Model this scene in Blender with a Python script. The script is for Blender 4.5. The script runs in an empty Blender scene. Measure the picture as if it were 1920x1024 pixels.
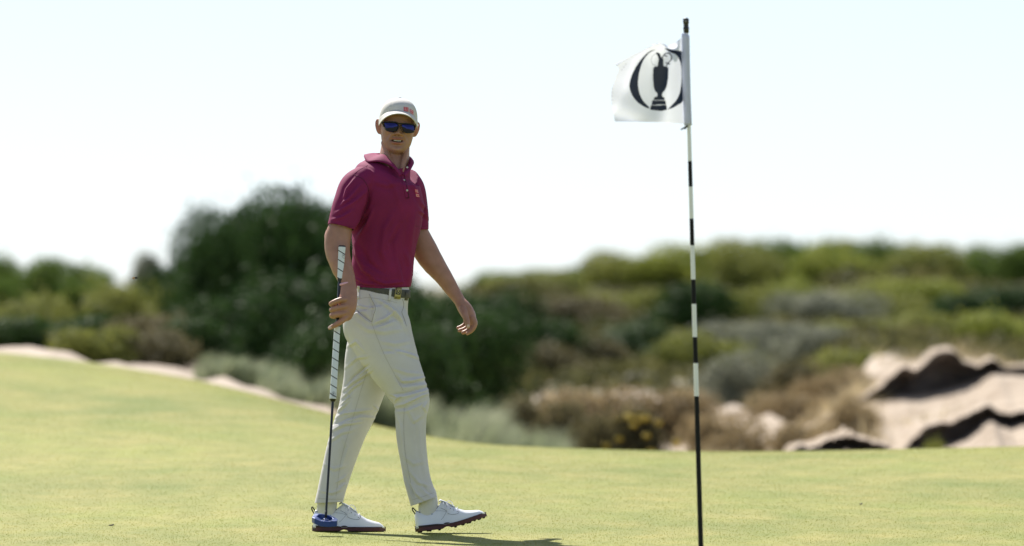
import bpy, bmesh, math, random
import numpy as np
from mathutils import Vector
from mathutils.bvhtree import BVHTree

random.seed(7); RNG = np.random.default_rng(7)
sc = bpy.context.scene
COL = sc.collection

# ------------------------------------------------------------------ camera, sky, sun, exposure
DIST, CAMZ, F = 48.0, 1.094, 1920 * 400 / 36.0
cam = bpy.data.cameras.new('camera'); cam_o = bpy.data.objects.new('camera', cam); COL.objects.link(cam_o)
cam.lens = 400; cam.sensor_width = 36; cam.clip_start = 1; cam.clip_end = 8000
cam_o.location = (0, -DIST, CAMZ); cam_o.rotation_euler = (math.radians(90), 0, 0)
cam.dof.use_dof = True; cam.dof.focus_distance = 47.7; cam.dof.aperture_fstop = 4.2
sc.camera = cam_o

SUN_AZ, SUN_EL = 23.0, 45.0          # degrees left of straight ahead, above the horizon
world = bpy.data.worlds.new('World'); sc.world = world; world.use_nodes = True
wn = world.node_tree.nodes; wl = world.node_tree.links
sky = wn.new('ShaderNodeTexSky'); sky.sky_type = 'NISHITA'; sky.sun_disc = False
sky.sun_elevation = math.radians(SUN_EL); sky.sun_rotation = math.radians(-SUN_AZ)
sky.air_density = 0.5; sky.dust_density = 0.25; sky.ozone_density = 2.2
wn['Background'].inputs['Strength'].default_value = 0.05
wl.new(sky.outputs[0], wn['Background'].inputs['Color'])
# even pale haze added to the whole sky as fill light, the same in every direction
fill_bg = wn.new('ShaderNodeBackground'); fill_bg.inputs['Color'].default_value = (0.68, 0.76, 0.90, 1); fill_bg.inputs['Strength'].default_value = 0.20
ads = wn.new('ShaderNodeAddShader'); wl.new(wn['Background'].outputs[0], ads.inputs[0]); wl.new(fill_bg.outputs[0], ads.inputs[1])
wl.new(ads.outputs[0], wn['World Output'].inputs['Surface'])
sun = bpy.data.lights.new('sun', 'SUN'); sun_o = bpy.data.objects.new('sun', sun); COL.objects.link(sun_o)
sun.energy = 5.0; sun.angle = math.radians(0.55); sun.color = (1.0, 0.95, 0.86)
az, el = math.radians(SUN_AZ), math.radians(SUN_EL)
sd = Vector((-math.sin(az) * math.cos(el), math.cos(az) * math.cos(el), math.sin(el)))
sun_o.rotation_euler = sd.to_track_quat('Z', 'Y').to_euler()
sc.view_settings.view_transform = 'Standard'; sc.view_settings.look = 'None'
sc.view_settings.gamma = 1.0; sc.view_settings.use_curve_mapping = False
sc.view_settings.exposure = 0.84
sc.render.engine = 'CYCLES'
sc.cycles.use_denoising = True
sc.cycles.max_bounces = 6; sc.cycles.diffuse_bounces = 3; sc.cycles.transparent_max_bounces = 4

# ------------------------------------------------------------------ helpers
def P(px, py, y=0.0):
    """photo pixel + distance behind the golfer's plane -> world point"""
    D = y + DIST
    return np.array([(px - 960) * D / F, y, CAMZ + (512 - py) * D / F])
def to_px(co):
    D = co[:, 1] + DIST
    return np.stack([960 + co[:, 0] * F / D, 512 - (co[:, 2] - CAMZ) * F / D], 1)
def srgb(r, g, b):
    return tuple(((c / 255) / 12.92 if c / 255 <= 0.04045 else ((c / 255 + 0.055) / 1.055) ** 2.4) for c in (r, g, b))
def smooth(a, b, x):
    t = np.clip((x - a) / (b - a), 0, 1); return t * t * (3 - 2 * t)

def mat(name, col, rough=0.6, var=0.0, vscale=20, bump=0.0, bscale=200, metallic=0.0, trans=0.0,
        col2=None, spec=0.5, sss=0.0, coat=0.0, tcol=None):
    m = bpy.data.materials.new(name); m.use_nodes = True
    n, l = m.node_tree.nodes, m.node_tree.links
    b = n['Principled BSDF']; b.inputs['Base Color'].default_value = (*col, 1)
    b.inputs['Roughness'].default_value = rough; b.inputs['Metallic'].default_value = metallic
    b.inputs['Specular IOR Level'].default_value = spec
    if coat: b.inputs['Coat Weight'].default_value = coat; b.inputs['Coat Roughness'].default_value = 0.1
    if sss:
        b.inputs['Subsurface Weight'].default_value = sss
        b.inputs['Subsurface Radius'].default_value = (0.012, 0.004, 0.002)
        b.inputs['Subsurface Scale'].default_value = 1.0
    tc = n.new('ShaderNodeTexCoord')
    csock = None
    if var or col2:
        nz = n.new('ShaderNodeTexNoise'); nz.inputs['Scale'].default_value = vscale; nz.inputs['Detail'].default_value = 4
        l.new(tc.outputs['Object'], nz.inputs['Vector'])
        mx = n.new('ShaderNodeMix'); mx.data_type = 'RGBA'
        c2 = col2 if col2 else tuple(min(1, c * (1 + var)) for c in col)
        c1 = col if col2 else tuple(c * (1 - var) for c in col)
        mx.inputs['A'].default_value = (*c1, 1); mx.inputs['B'].default_value = (*c2, 1)
        mr = n.new('ShaderNodeMapRange'); mr.inputs['From Min'].default_value = 0.32; mr.inputs['From Max'].default_value = 0.68
        l.new(nz.outputs['Fac'], mr.inputs['Value']); l.new(mr.outputs['Result'], mx.inputs['Factor'])
        csock = mx.outputs['Result']; l.new(csock, b.inputs['Base Color'])
    if bump:
        nb = n.new('ShaderNodeTexNoise'); nb.inputs['Scale'].default_value = bscale; nb.inputs['Detail'].default_value = 3
        l.new(tc.outputs['Object'], nb.inputs['Vector'])
        bp = n.new('ShaderNodeBump'); bp.inputs['Strength'].default_value = bump; bp.inputs['Distance'].default_value = 0.002
        l.new(nb.outputs['Fac'], bp.inputs['Height']); l.new(bp.outputs['Normal'], b.inputs['Normal'])
    if trans:
        t = n.new('ShaderNodeBsdfTranslucent'); t.inputs['Color'].default_value = (*(tcol or col), 1)
        if csock and not tcol: l.new(csock, t.inputs['Color'])
        ms = n.new('ShaderNodeMixShader'); ms.inputs['Fac'].default_value = trans
        l.new(b.outputs[0], ms.inputs[1]); l.new(t.outputs[0], ms.inputs[2])
        l.new(ms.outputs[0], n['Material Output'].inputs['Surface'])
    return m

def mk(name, verts, faces, m, parent=None, smoothed=True, mats=None, mi=None):
    me = bpy.data.meshes.new(name); me.from_pydata([tuple(v) for v in verts], [], [tuple(f) for f in faces]); me.update()
    if smoothed: me.polygons.foreach_set('use_smooth', [True] * len(me.polygons))
    for q in (mats or [m]): me.materials.append(q)
    if mi is not None: me.polygons.foreach_set('material_index', mi)
    o = bpy.data.objects.new(name, me); COL.objects.link(o)
    if parent: o.parent = parent
    return o
def fast_mesh(name, V, Fq, m, parent=None):
    """big mesh from numpy: V (n,3), Fq (k,c)"""
    me = bpy.data.meshes.new(name); c = Fq.shape[1]
    me.vertices.add(len(V)); me.vertices.foreach_set('co', V.astype(np.float32).ravel())
    me.loops.add(Fq.size); me.loops.foreach_set('vertex_index', Fq.astype(np.int32).ravel())
    me.polygons.add(len(Fq)); me.polygons.foreach_set('loop_start', np.arange(0, Fq.size, c, dtype=np.int32))
    me.update(calc_edges=True); me.materials.append(m)
    o = bpy.data.objects.new(name, me); COL.objects.link(o)
    if parent: o.parent = parent
    return o
def empty(name, loc, label=None, cat=None, group=None):
    o = bpy.data.objects.new(name, None); COL.objects.link(o); o.location = loc
    o.empty_display_size = 0.1
    return tag(o, label, cat, group)
def tag(o, label=None, cat=None, group=None, kind=None):
    for k, v in (('label', label), ('category', cat), ('group', group), ('kind', kind)):
        if v: o[k] = v
    return o
def adopt(parent, *objs):
    """parent keeps world position: children are built in world space"""
    bpy.context.view_layer.update()
    for o in objs:
        o.parent = parent; o.matrix_parent_inverse = parent.matrix_world.inverted()

def catmull(A, n):
    A = np.asarray(A, float); k = len(A)
    if k < 3:
        t = np.linspace(0, 1, n)[:, None]; return A[0] * (1 - t) + A[-1] * t
    ext = np.vstack([2 * A[0] - A[1], A, 2 * A[-1] - A[-2]])
    out = []
    for s in np.linspace(0, k - 1, n):
        i = min(int(s), k - 2); t = s - i
        p0, p1, p2, p3 = ext[i:i + 4]
        out.append(0.5 * ((2 * p1) + (-p0 + p2) * t + (2 * p0 - 5 * p1 + 4 * p2 - p3) * t * t + (-p0 + 3 * p1 - 3 * p2 + p3) * t ** 3))
    return np.array(out)
def ring_mesh(rings, cap=True, closed=True):
    R = np.array(rings); k, n = R.shape[:2]
    V = list(R.reshape(-1, 3)); Fs = []
    for i in range(k - 1):
        for j in range(n if closed else n - 1):
            a, b = i * n + j, i * n + (j + 1) % n
            Fs.append((a, b, b + n, a + n))
    if cap:
        V.append(R[0].mean(0)); V.append(R[-1].mean(0)); c0, c1 = len(V) - 2, len(V) - 1
        for j in range(n):
            Fs.append((c0, (j + 1) % n, j)); Fs.append((c1, (k - 1) * n + j, (k - 1) * n + (j + 1) % n))
    return V, Fs
def limb(secs, n=None, seg=28, pw=2.0, round_ends=True):
    """secs: (px, py, y, half width in px, half depth in px) along the limb; cross sections stand square to it"""
    S = np.array(secs, float); n = n or len(S) * 6
    S = catmull(S, n)
    C = np.array([P(*s[:3]) for s in S])
    T = np.gradient(C, axis=0); T /= np.linalg.norm(T, axis=1)[:, None]
    rings = []; a = np.linspace(0, 2 * math.pi, seg, endpoint=False)
    ca, sa = np.cos(a), np.sin(a)
    ca = np.sign(ca) * np.abs(ca) ** (2 / pw); sa = np.sign(sa) * np.abs(sa) ** (2 / pw)
    for c, t, s in zip(C, T, S):
        u = np.cross(t, [0, 1, 0.0]); u /= np.linalg.norm(u); v = np.cross(t, u)
        k = (s[2] + DIST) / F
        rings.append(c + ca[:, None] * u * s[3] * k + sa[:, None] * v * s[4] * k)
    if round_ends:
        for end, sg in ((0, -1), (-1, 1)):
            c, t = C[end], T[end]; base = rings[end]; rad = np.linalg.norm(base - c, axis=1).mean()
            extra = [c + (base - c) * math.cos(q) + sg * t * rad * math.sin(q) for q in (0.45, 0.9, 1.25, 1.45)]
            rings = extra[::-1] + rings if end == 0 else rings + extra
    return ring_mesh(rings)
def tube_pts(pts, r, seg=8, n=None, taper=None):
    pts = catmull(pts, n or max(2, len(pts) * 4)) if len(pts) > 2 else np.array(pts, float)
    T = np.gradient(pts, axis=0); T /= np.linalg.norm(T, axis=1)[:, None] + 1e-12
    ref = np.array([0.31, 0.2, 0.93]); rings = []
    a = np.linspace(0, 2 * math.pi, seg, endpoint=False)
    for i, (c, t) in enumerate(zip(pts, T)):
        rr = r if taper is None else r * np.interp(i / (len(pts) - 1), *taper)
        u = np.cross(t, ref); u /= np.linalg.norm(u); v = np.cross(t, u)
        rings.append(c + rr * (np.cos(a)[:, None] * u + np.sin(a)[:, None] * v))
    return ring_mesh(rings)
def merge(parts):
    V, Fs = [], []
    for v, f in parts:
        k = len(V); V += [tuple(q) for q in v]; Fs += [tuple(i + k for i in ff) for ff in f]
    return V, Fs
def box(c, s, rot=None):
    c = np.array(c, float); s = np.array(s, float) / 2
    V = np.array([[x, y, z] for x in (-1, 1) for y in (-1, 1) for z in (-1, 1)]) * s
    if rot is not None: V = V @ np.array(rot).T
    return list(V + c), [(0, 1, 3, 2), (4, 6, 7, 5), (0, 4, 5, 1), (2, 3, 7, 6), (0, 2, 6, 4), (1, 5, 7, 3)]
def ellipsoid(c, r, seg=20, rings=12):
    V, Fs = [], []
    R = []
    for i in range(1, rings):
        t = math.pi * i / rings
        R.append([(c[0] + r[0] * math.sin(t) * math.cos(a), c[1] + r[1] * math.sin(t) * math.sin(a), c[2] - r[2] * math.cos(t))
                  for a in np.linspace(0, 2 * math.pi, seg, endpoint=False)])
    return ring_mesh(R)
def remeshed(parts, voxel, smooth_it=4, smooth_f=0.5):
    """join overlapping solids into one continuous skin; returns (V, faces)"""
    V, Fs = merge(parts)
    me = bpy.data.meshes.new('tmp'); me.from_pydata(V, [], Fs); me.update()
    bm = bmesh.new(); bm.from_mesh(me); bmesh.ops.recalc_face_normals(bm, faces=bm.faces); bm.to_mesh(me); bm.free()
    o = bpy.data.objects.new('tmp', me); COL.objects.link(o)
    rm = o.modifiers.new('r', 'REMESH'); rm.mode = 'VOXEL'; rm.voxel_size = voxel
    if smooth_it:
        sm = o.modifiers.new('s', 'SMOOTH'); sm.factor = smooth_f; sm.iterations = smooth_it
    dg = bpy.context.evaluated_depsgraph_get(); ev = o.evaluated_get(dg); m2 = bpy.data.meshes.new_from_object(ev)
    bpy.data.objects.remove(o); bpy.data.meshes.remove(me)
    return m2
def mesh_co(me):
    a = np.empty(len(me.vertices) * 3, np.float32); me.vertices.foreach_get('co', a); return a.reshape(-1, 3).astype(float)
def mesh_no(me):
    a = np.empty(len(me.vertices) * 3, np.float32); me.vertices.foreach_get('normal', a); return a.reshape(-1, 3).astype(float)
def set_co(me, co):
    me.vertices.foreach_set('co', co.astype(np.float32).ravel()); me.update()
def link_mesh(name, me, m, parent=None):
    me.name = name; me.materials.clear(); me.materials.append(m)
    me.polygons.foreach_set('use_smooth', [True] * len(me.polygons))
    o = bpy.data.objects.new(name, me); COL.objects.link(o)
    if parent: o.parent = parent
    return o
def cut(me, point, normal, centre, radius):
    """open a garment: slice away what lies beyond a plane near centre"""
    bm = bmesh.new(); bm.from_mesh(me); c = Vector(centre)
    vs = [v for v in bm.verts if (v.co - c).length < radius]; s = set(vs)
    es = [e for e in bm.edges if e.verts[0] in s and e.verts[1] in s]
    fs = [f for f in bm.faces if all(v in s for v in f.verts)]
    bmesh.ops.bisect_plane(bm, geom=vs + es + fs, plane_co=point, plane_no=normal, clear_outer=True)
    bm.to_mesh(me); bm.free()
def poly_dist(px, line):
    """distance of points to a polyline, signed to its left, and the position 0..1 along it"""
    best = np.full(len(px), 1e9); sgn = np.zeros(len(px)); par = np.zeros(len(px))
    L = np.array(line, float); seg = np.linalg.norm(np.diff(L, axis=0), axis=1); tot = seg.sum(); acc = 0
    for i in range(len(L) - 1):
        a, d = L[i], L[i + 1] - L[i]
        t = np.clip(((px - a) @ d) / (d @ d), 0, 1); q = px - (a + t[:, None] * d); r = np.hypot(q[:, 0], q[:, 1])
        s = np.sign(d[0] * q[:, 1] - d[1] * q[:, 0]); k = r < best
        best[k] = r[k]; sgn[k] = s[k]; par[k] = (acc + t[k] * seg[i]) / tot; acc += seg[i]
    return best, sgn, par
def vnoise(co, scale, seed=0, octv=3):
    """cheap smooth noise from random plane waves"""
    r = np.random.default_rng(seed); out = np.zeros(len(co)); amp = 1; tot = 0
    for o in range(octv):
        for k in range(6):
            d = r.normal(size=3); d /= np.linalg.norm(d)
            out += amp * np.sin(co @ d * scale * (0.7 + 0.6 * r.random()) * 2 ** o + r.random() * 6.28)
        tot += amp * 6 ** 0.5; amp *= 0.5
    return out / tot
def folds(me, lines, wave=0.0012, wscale=28, seed=1, gain=1.0):
    """press cloth folds into a garment: (line in photo pixels, width px, height mm) on the camera side, small waves all over"""
    co, no = mesh_co(me), mesh_no(me); px = to_px(co)
    front = smooth(0.55, -0.15, no[:, 1]); d = wave * vnoise(co * np.array([1, 1, 0.7]), wscale, seed)
    for line, w, h in lines:
        r, s, t = poly_dist(px, line)
        taper = np.clip(np.sin(np.pi * np.clip(t, 0.02, 0.98)), 0, 1) ** 0.6
        sr = r * s
        w = 0.85 * w; prof = np.exp(-(sr / w) ** 2) - 0.55 * np.exp(-((sr - 1.7 * w) / (1.1 * w)) ** 2)
        d += gain * h * 0.0017 * prof * taper * front
    co += no * d[:, None]; set_co(me, co)

def bvh_of(*objs):
    V, Fs = [], []
    for o in objs:
        k = len(V); mw = o.matrix_world
        V += [mw @ v.co for v in o.data.vertices]; Fs += [tuple(i + k for i in p.vertices) for p in o.data.polygons]
    return BVHTree.FromPolygons(V, Fs)
def drape(bvh, px, py, off=0.002):
    d = Vector(P(px, py, 0)) - Vector((0, -DIST, CAMZ)); d.normalize()
    h = bvh.ray_cast(Vector((0, -DIST, CAMZ)), d)
    if h[0] is None: return None
    return np.array(h[0] - d * off)
def seam(bvh, line, r=0.0009, off=0.0004, n=None):
    pts = []
    L = np.array(line, float)
    m = n or max(4, int(np.linalg.norm(np.diff(L, axis=0), axis=1).sum() / 3))
    for q in catmull(L, m):
        p = drape(bvh, q[0], q[1], off)
        if p is not None: pts.append(p)
    if len(pts) < 2: return [], []
    return tube_pts(np.array(pts), r, seg=6, n=len(pts))
def strokes(bvh, glyphs, frame, r=0.0008, off=0.0014):
    """flat lettering: polylines in 0..1 boxes laid on a surface; frame(u, v) -> photo pixel"""
    parts = []
    for g in glyphs:
        pts = []
        for a, b in zip(g[:-1], g[1:]):
            for t in np.linspace(0, 1, 5):
                q = frame(a[0] * (1 - t) + b[0] * t, a[1] * (1 - t) + b[1] * t); p = drape(bvh, q[0], q[1], off)
                if p is not None: pts.append(p)
        if len(pts) > 1: parts.append(tube_pts(np.array(pts), r, seg=5, n=len(pts)))
    return merge(parts)
def patch(bvh, frame, off, n=6):
    pts = [];
    for j in range(n + 1):
        for i in range(n + 1):
            q = frame(i / n, j / n); p = drape(bvh, q[0], q[1], off)
            pts.append(p if p is not None else P(q[0], q[1], -0.1))
    return pts, [(j * (n + 1) + i, (j + 1) * (n + 1) + i, (j + 1) * (n + 1) + i + 1, j * (n + 1) + i + 1) for j in range(n) for i in range(n)]


# ------------------------------------------------------------------ the setting: putting green, dunes
EDGE = np.array([(-700, 610), (-300, 640), (0, 662), (100, 672), (200, 686), (300, 702), (400, 722), (500, 747), (600, 775), (700, 800), (800, 822),
                 (900, 836), (1000, 842), (1300, 851), (1500, 850), (1920, 841), (2400, 826), (3000, 815)], float)
_p = np.linspace(-700, 3000, 400); _yc = 12 + 15 * smooth(950, 150, _p); _Dc = DIST + _yc
_zc = CAMZ - (np.interp(_p, EDGE[:, 0], EDGE[:, 1]) - 512) * _Dc / F
_k = np.ones(25) / 25
_zs = np.convolve(np.pad(_zc, 12, 'edge'), _k, 'valid'); _xc = (_p - 960) * _Dc / F
def green_z(x, y):
    yc = np.interp(x, _xc, _yc); zc = np.interp(x, _xc, _zs)
    t = y / yc; s0 = 0.0135 * yc / zc; tt = np.clip(t, 0, 1)
    h = zc * ((tt ** 3 - 2 * tt ** 2 + tt) * s0 + (-2 * tt ** 3 + 3 * tt ** 2))
    z = np.where(y < 0, 0.0135 * y, np.where(t <= 1, h, zc - 0.022 * np.clip(y - yc, 0, 14) ** 2 * smooth(0, 3, y - yc)))
    # low swell across the left of the green
    z = z + 0.03 * np.exp(-((y - 14 - 1.2 * x) / 3.0) ** 2) * smooth(-0.6, -2.2, x) * smooth(1.0, 0.8, t)
    z = z + 0.006 * np.sin(x * 1.3 + y * 0.5) * smooth(1.5, 5, np.abs(y)) * smooth(1.05, 0.8, t)
    return z

_LD = np.array([40, 60, 76, 82, 92, 100, 112, 128, 145, 165, 200, 400, 4000.])
_LZ = np.array([-1, -.8, .24, .345, .40, .41, .46, .62, .70, .70, .0, -2.2, -3.2])
_RD = np.array([40, 60, 66, 74, 82, 90, 98, 106, 112, 128, 145, 165, 200, 400, 4000.])
_RZ = np.array([-1, -.8, -.75, -.62, -.50, -.36, -.20, -.02, .12, .40, .80, .85, .0, -2.2, -3.2])
def dune_z(x, y):
    D = y + DIST; q = 960 + x * F / D
    w = smooth(230, 900, q)
    z = np.interp(D, _LD, _LZ) * (1 - w) + np.interp(D, _RD, _RZ) * w
    z = z + smooth(1470, 1640, q) * np.interp(D, [76, 84, 92, 98, 106, 118], [0, .10, .24, .32, .30, .05])
    # sandy lip running behind the left mound
    zr = CAMZ - (np.interp(q, [-400, 0, 100, 200, 300, 400, 500, 600, 700, 780], [615, 641, 650, 665, 682, 702, 726, 752, 782, 860]) - 512) * D / F
    zr = np.where((q < 790) & (D > 70) & (D < 100), zr - ((D - 83) / 4.5) ** 2 * .14, -9) - .042 + .035 * np.sin(x * 6.3 + y * .4) * np.sin(x * 2.7 + 1) + .02 * np.sin(x * 17)
    r = smooth(75, 90, D) * smooth(400, 180, D)
    z = z + smooth(1150, 1400, q) * smooth(76, 82, D) * smooth(112, 100, D) * (.06 * np.sin(5.3 * x + .9 * y) * np.sin(2.1 * x - 1.3 * y) + .05 * np.sin(9 * x + 2.3 * y + 1) * np.sin(4.4 * x - 1.9 * y))
    z = z + r * (0.35 + 0.65 * w) * (0.10 * np.sin(x * 1.9 + y * 0.31) * np.sin(x * 0.8 - y * 0.23 + 1) + 0.05 * np.sin(3.7 * x + 1.1 * y) + 0.035 * np.sin(6.1 * x - 1.7 * y + 2))
    return np.maximum(z, zr)
def grid_sheet(name, xs, ys, zf, m):
    X, Y = np.meshgrid(xs, ys); V = np.stack([X.ravel(), Y.ravel(), zf(X.ravel(), Y.ravel())], 1)
    nx, ny = len(xs), len(ys); i = np.arange(nx - 1)[None, :] + nx * np.arange(ny - 1)[:, None]; i = i.ravel()
    o = fast_mesh(name, V, np.stack([i, i + 1, i + 1 + nx, i + nx], 1), m)
    o.data.polygons.foreach_set('use_smooth', [True] * len(o.data.polygons)); return o

GC1, GC2, GC3 = (0.138, 0.172, 0.024), (0.232, 0.25, 0.048), (0.285, 0.258, 0.07)
def turf_material(name, blades=False):
    m = bpy.data.materials.new(name); m.use_nodes = True; n, l = m.node_tree.nodes, m.node_tree.links
    b = n['Principled BSDF']; b.inputs['Roughness'].default_value = 0.75; b.inputs['Specular IOR Level'].default_value = 0.15
    g = n.new('ShaderNodeNewGeometry')
    def noise(scale, det, sx=1, sy=1):
        mp = n.new('ShaderNodeMapping'); mp.inputs['Scale'].default_value = (sx, sy, 1); l.new(g.outputs['Position'], mp.inputs['Vector'])
        t = n.new('ShaderNodeTexNoise'); t.inputs['Scale'].default_value = scale; t.inputs['Detail'].default_value = det
        l.new(mp.outputs[0], t.inputs['Vector'])
        r = n.new('ShaderNodeMapRange'); r.inputs['From Min'].default_value = 0.35; r.inputs['From Max'].default_value = 0.65
        l.new(t.outputs['Fac'], r.inputs['Value']); return r.outputs['Result']
    def mix(f, a, bb):
        x = n.new('ShaderNodeMix'); x.data_type = 'RGBA'
        if hasattr(f, 'links'): l.new(f, x.inputs['Factor'])
        else: x.inputs['Factor'].default_value = f
        for s, q in (('A', a), ('B', bb)):
            if hasattr(q, 'links'): l.new(q, x.inputs[s])
            else: x.inputs[s].default_value = (*q, 1)
        return x.outputs['Result']
    c = mix(noise(1.0, 3, 0.55, 0.28), GC1, GC2)
    mm = n.new('ShaderNodeMath'); mm.operation = 'MULTIPLY'; mm.inputs[1].default_value = 0.8
    l.new(noise(1.0, 4, 2.2, 0.8), mm.inputs[0]); c = mix(mm.outputs[0], c, GC3)
    m3 = n.new('ShaderNodeMath'); m3.operation = 'MULTIPLY'; m3.inputs[1].default_value = 0.45
    l.new(noise(1.0, 2, 6, 2.2), m3.inputs[0]); c = mix(m3.outputs[0], c, (0.15, 0.17, 0.03))
    if blades:
        oi = n.new('ShaderNodeNewGeometry'); k = mix(oi.outputs['Random Per Island'], (1.0, 1.0, 0.98), (1.25, 1.2, 1.15))
        x = n.new('ShaderNodeMix'); x.data_type = 'RGBA'; x.blend_type = 'MULTIPLY'; x.inputs['Factor'].default_value = 1
        l.new(c, x.inputs['A']); l.new(k, x.inputs['B']); c = x.outputs['Result']
        t = n.new('ShaderNodeBsdfTranslucent'); l.new(c, t.inputs['Color']); ms = n.new('ShaderNodeMixShader'); ms.inputs['Fac'].default_value = 0.5
        l.new(b.outputs[0], ms.inputs[1]); l.new(t.outputs[0], ms.inputs[2]); l.new(ms.outputs[0], n['Material Output'].inputs['Surface'])
    l.new(c, b.inputs['Base Color'])
    return m
xs = np.concatenate([np.linspace(-30, -7, 24)[:-1], np.linspace(-7, 7, 190), np.linspace(7, 30, 24)[1:]])
ys = np.concatenate([np.linspace(-70, -8, 32)[:-1], np.linspace(-8, 41, 330)])
green = tag(grid_sheet('putting_green', xs, ys, green_z, turf_material('turf')), 'smooth yellow green putting green rising to a mound', 'green', kind='structure')

# short cut grass blades standing on the green
def blades(n):
    y = RNG.uniform(-9, 26, n) ; D = y + DIST
    x = RNG.uniform(-1.35, 1.35, n) * 960 * D / F
    keep = y < np.interp(x, _xc, _yc) + 1.0; x, y = x[keep], y[keep]; n = len(x)
    h = RNG.uniform(0.0018, 0.0048, n); a = RNG.uniform(0, 6.283, n); w = RNG.uniform(0.0009, 0.0022, n); ln = RNG.uniform(0, 0.9, n) * h; b = RNG.uniform(0, 6.283, n)
    z = green_z(x, y) - 0.0008
    B = np.stack([x, y, z], 1); d = np.stack([np.cos(a), np.sin(a), 0 * a], 1) * w[:, None]
    T = B + np.stack([np.cos(b) * ln, np.sin(b) * ln, h], 1)
    return np.stack([B - d, B + d, T], 1).reshape(-1, 3), np.arange(3 * n).reshape(-1, 3)
bv, bf = blades(650000)
tag(fast_mesh('short_grass', bv, bf, turf_material('turf_blade', True)), 'closely mown yellow green grass covering the putting green', 'grass', kind='stuff')

# dunes: one sheet of sand running out to the horizon
def sand_material():
    m = mat('sand', srgb(178, 163, 147), 0.9, col2=srgb(148, 131, 113), vscale=2.0, bump=0.4, bscale=30)
    n, l = m.node_tree.nodes, m.node_tree.links; b = n['Principled BSDF']
    src = b.inputs['Base Color'].links[0].from_socket
    g = n.new('ShaderNodeNewGeometry'); s = n.new('ShaderNodeSeparateXYZ'); l.new(g.outputs['Position'], s.inputs[0])
    nz = n.new('ShaderNodeTexNoise'); nz.inputs['Scale'].default_value = 0.55; nz.inputs['Detail'].default_value = 5; l.new(g.outputs['Position'], nz.inputs['Vector'])
    a = n.new('ShaderNodeMapRange'); a.inputs['From Min'].default_value = 50; a.inputs['From Max'].default_value = 66
    a.inputs['To Min'].default_value = -0.25; a.inputs['To Max'].default_value = 0.6; l.new(s.outputs['Y'], a.inputs['Value'])
    ad = n.new('ShaderNodeMath'); ad.operation = 'ADD'; l.new(nz.outputs['Fac'], ad.inputs[0]); l.new(a.outputs[0], ad.inputs[1])
    r = n.new('ShaderNodeMapRange'); r.inputs['From Min'].default_value = 0.5; r.inputs['From Max'].default_value = 0.7; l.new(ad.outputs[0], r.inputs['Value'])
    mx = n.new('ShaderNodeMix'); mx.data_type = 'RGBA'; l.new(r.outputs[0], mx.inputs['Factor']); l.new(src, mx.inputs['A'])
    mx.inputs['B'].default_value = (0.13, 0.12, 0.06, 1); l.new(mx.outputs['Result'], b.inputs['Base Color']); return m
SAND = sand_material()
xs = np.concatenate([-np.geomspace(3000, 14, 40)[:-1], np.linspace(-14, 14, 180), np.geomspace(14, 3000, 40)[1:]])
ys = np.concatenate([np.linspace(10, 130, 330), np.geomspace(132, 4000, 50)])
dune = tag(grid_sheet('dune', xs, ys, dune_z, SAND), 'pale pink sand dunes behind the green', 'dune', kind='structure')

# ------------------------------------------------------------------ shrubs on the dunes
def leaf_mat(name, c1, c2, tr=0.35):
    m = mat(name, c1, 0.6, col2=c2, vscale=2.2, trans=tr, spec=0.08)
    n, l = m.node_tree.nodes, m.node_tree.links; b = n['Principled BSDF']; src = b.inputs['Base Color'].links[0].from_socket
    g = n.new('ShaderNodeNewGeometry'); hs = n.new('ShaderNodeHueSaturation'); l.new(src, hs.inputs['Color'])
    mr = n.new('ShaderNodeMapRange'); mr.inputs['To Min'].default_value = 0.55; mr.inputs['To Max'].default_value = 1.5
    l.new(g.outputs['Random Per Island'], mr.inputs['Value']); l.new(mr.outputs[0], hs.inputs['Value'])
    for t in [b.inputs['Base Color']] + [q.inputs['Color'] for q in n if q.type == 'BSDF_TRANSLUCENT']: l.new(hs.outputs[0], t)
    return m
LEAF = {
    'dark': leaf_mat('leaf_dark', (0.024, 0.052, 0.016), (0.055, 0.105, 0.024), 0.2),
    'green': leaf_mat('leaf_green', (0.07, 0.12, 0.025), (0.15, 0.21, 0.04)),
    'olive': leaf_mat('leaf_olive', (0.15, 0.17, 0.04), (0.28, 0.29, 0.07)),
    'yellow': leaf_mat('leaf_yellow_green', (0.19, 0.23, 0.04), (0.33, 0.35, 0.07)),
    'grey': leaf_mat('leaf_grey_green', (0.17, 0.18, 0.13), (0.27, 0.28, 0.20)),
    'brown': leaf_mat('leaf_brown', (0.10, 0.092, 0.045), (0.18, 0.155, 0.075)),
    'tan': leaf_mat('leaf_tan', (0.26, 0.20, 0.11), (0.36, 0.28, 0.15)),
}
BARK = mat('bark', (0.10, 0.075, 0.055), 0.9, var=0.3, vscale=6, bump=0.6, bscale=40)
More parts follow.
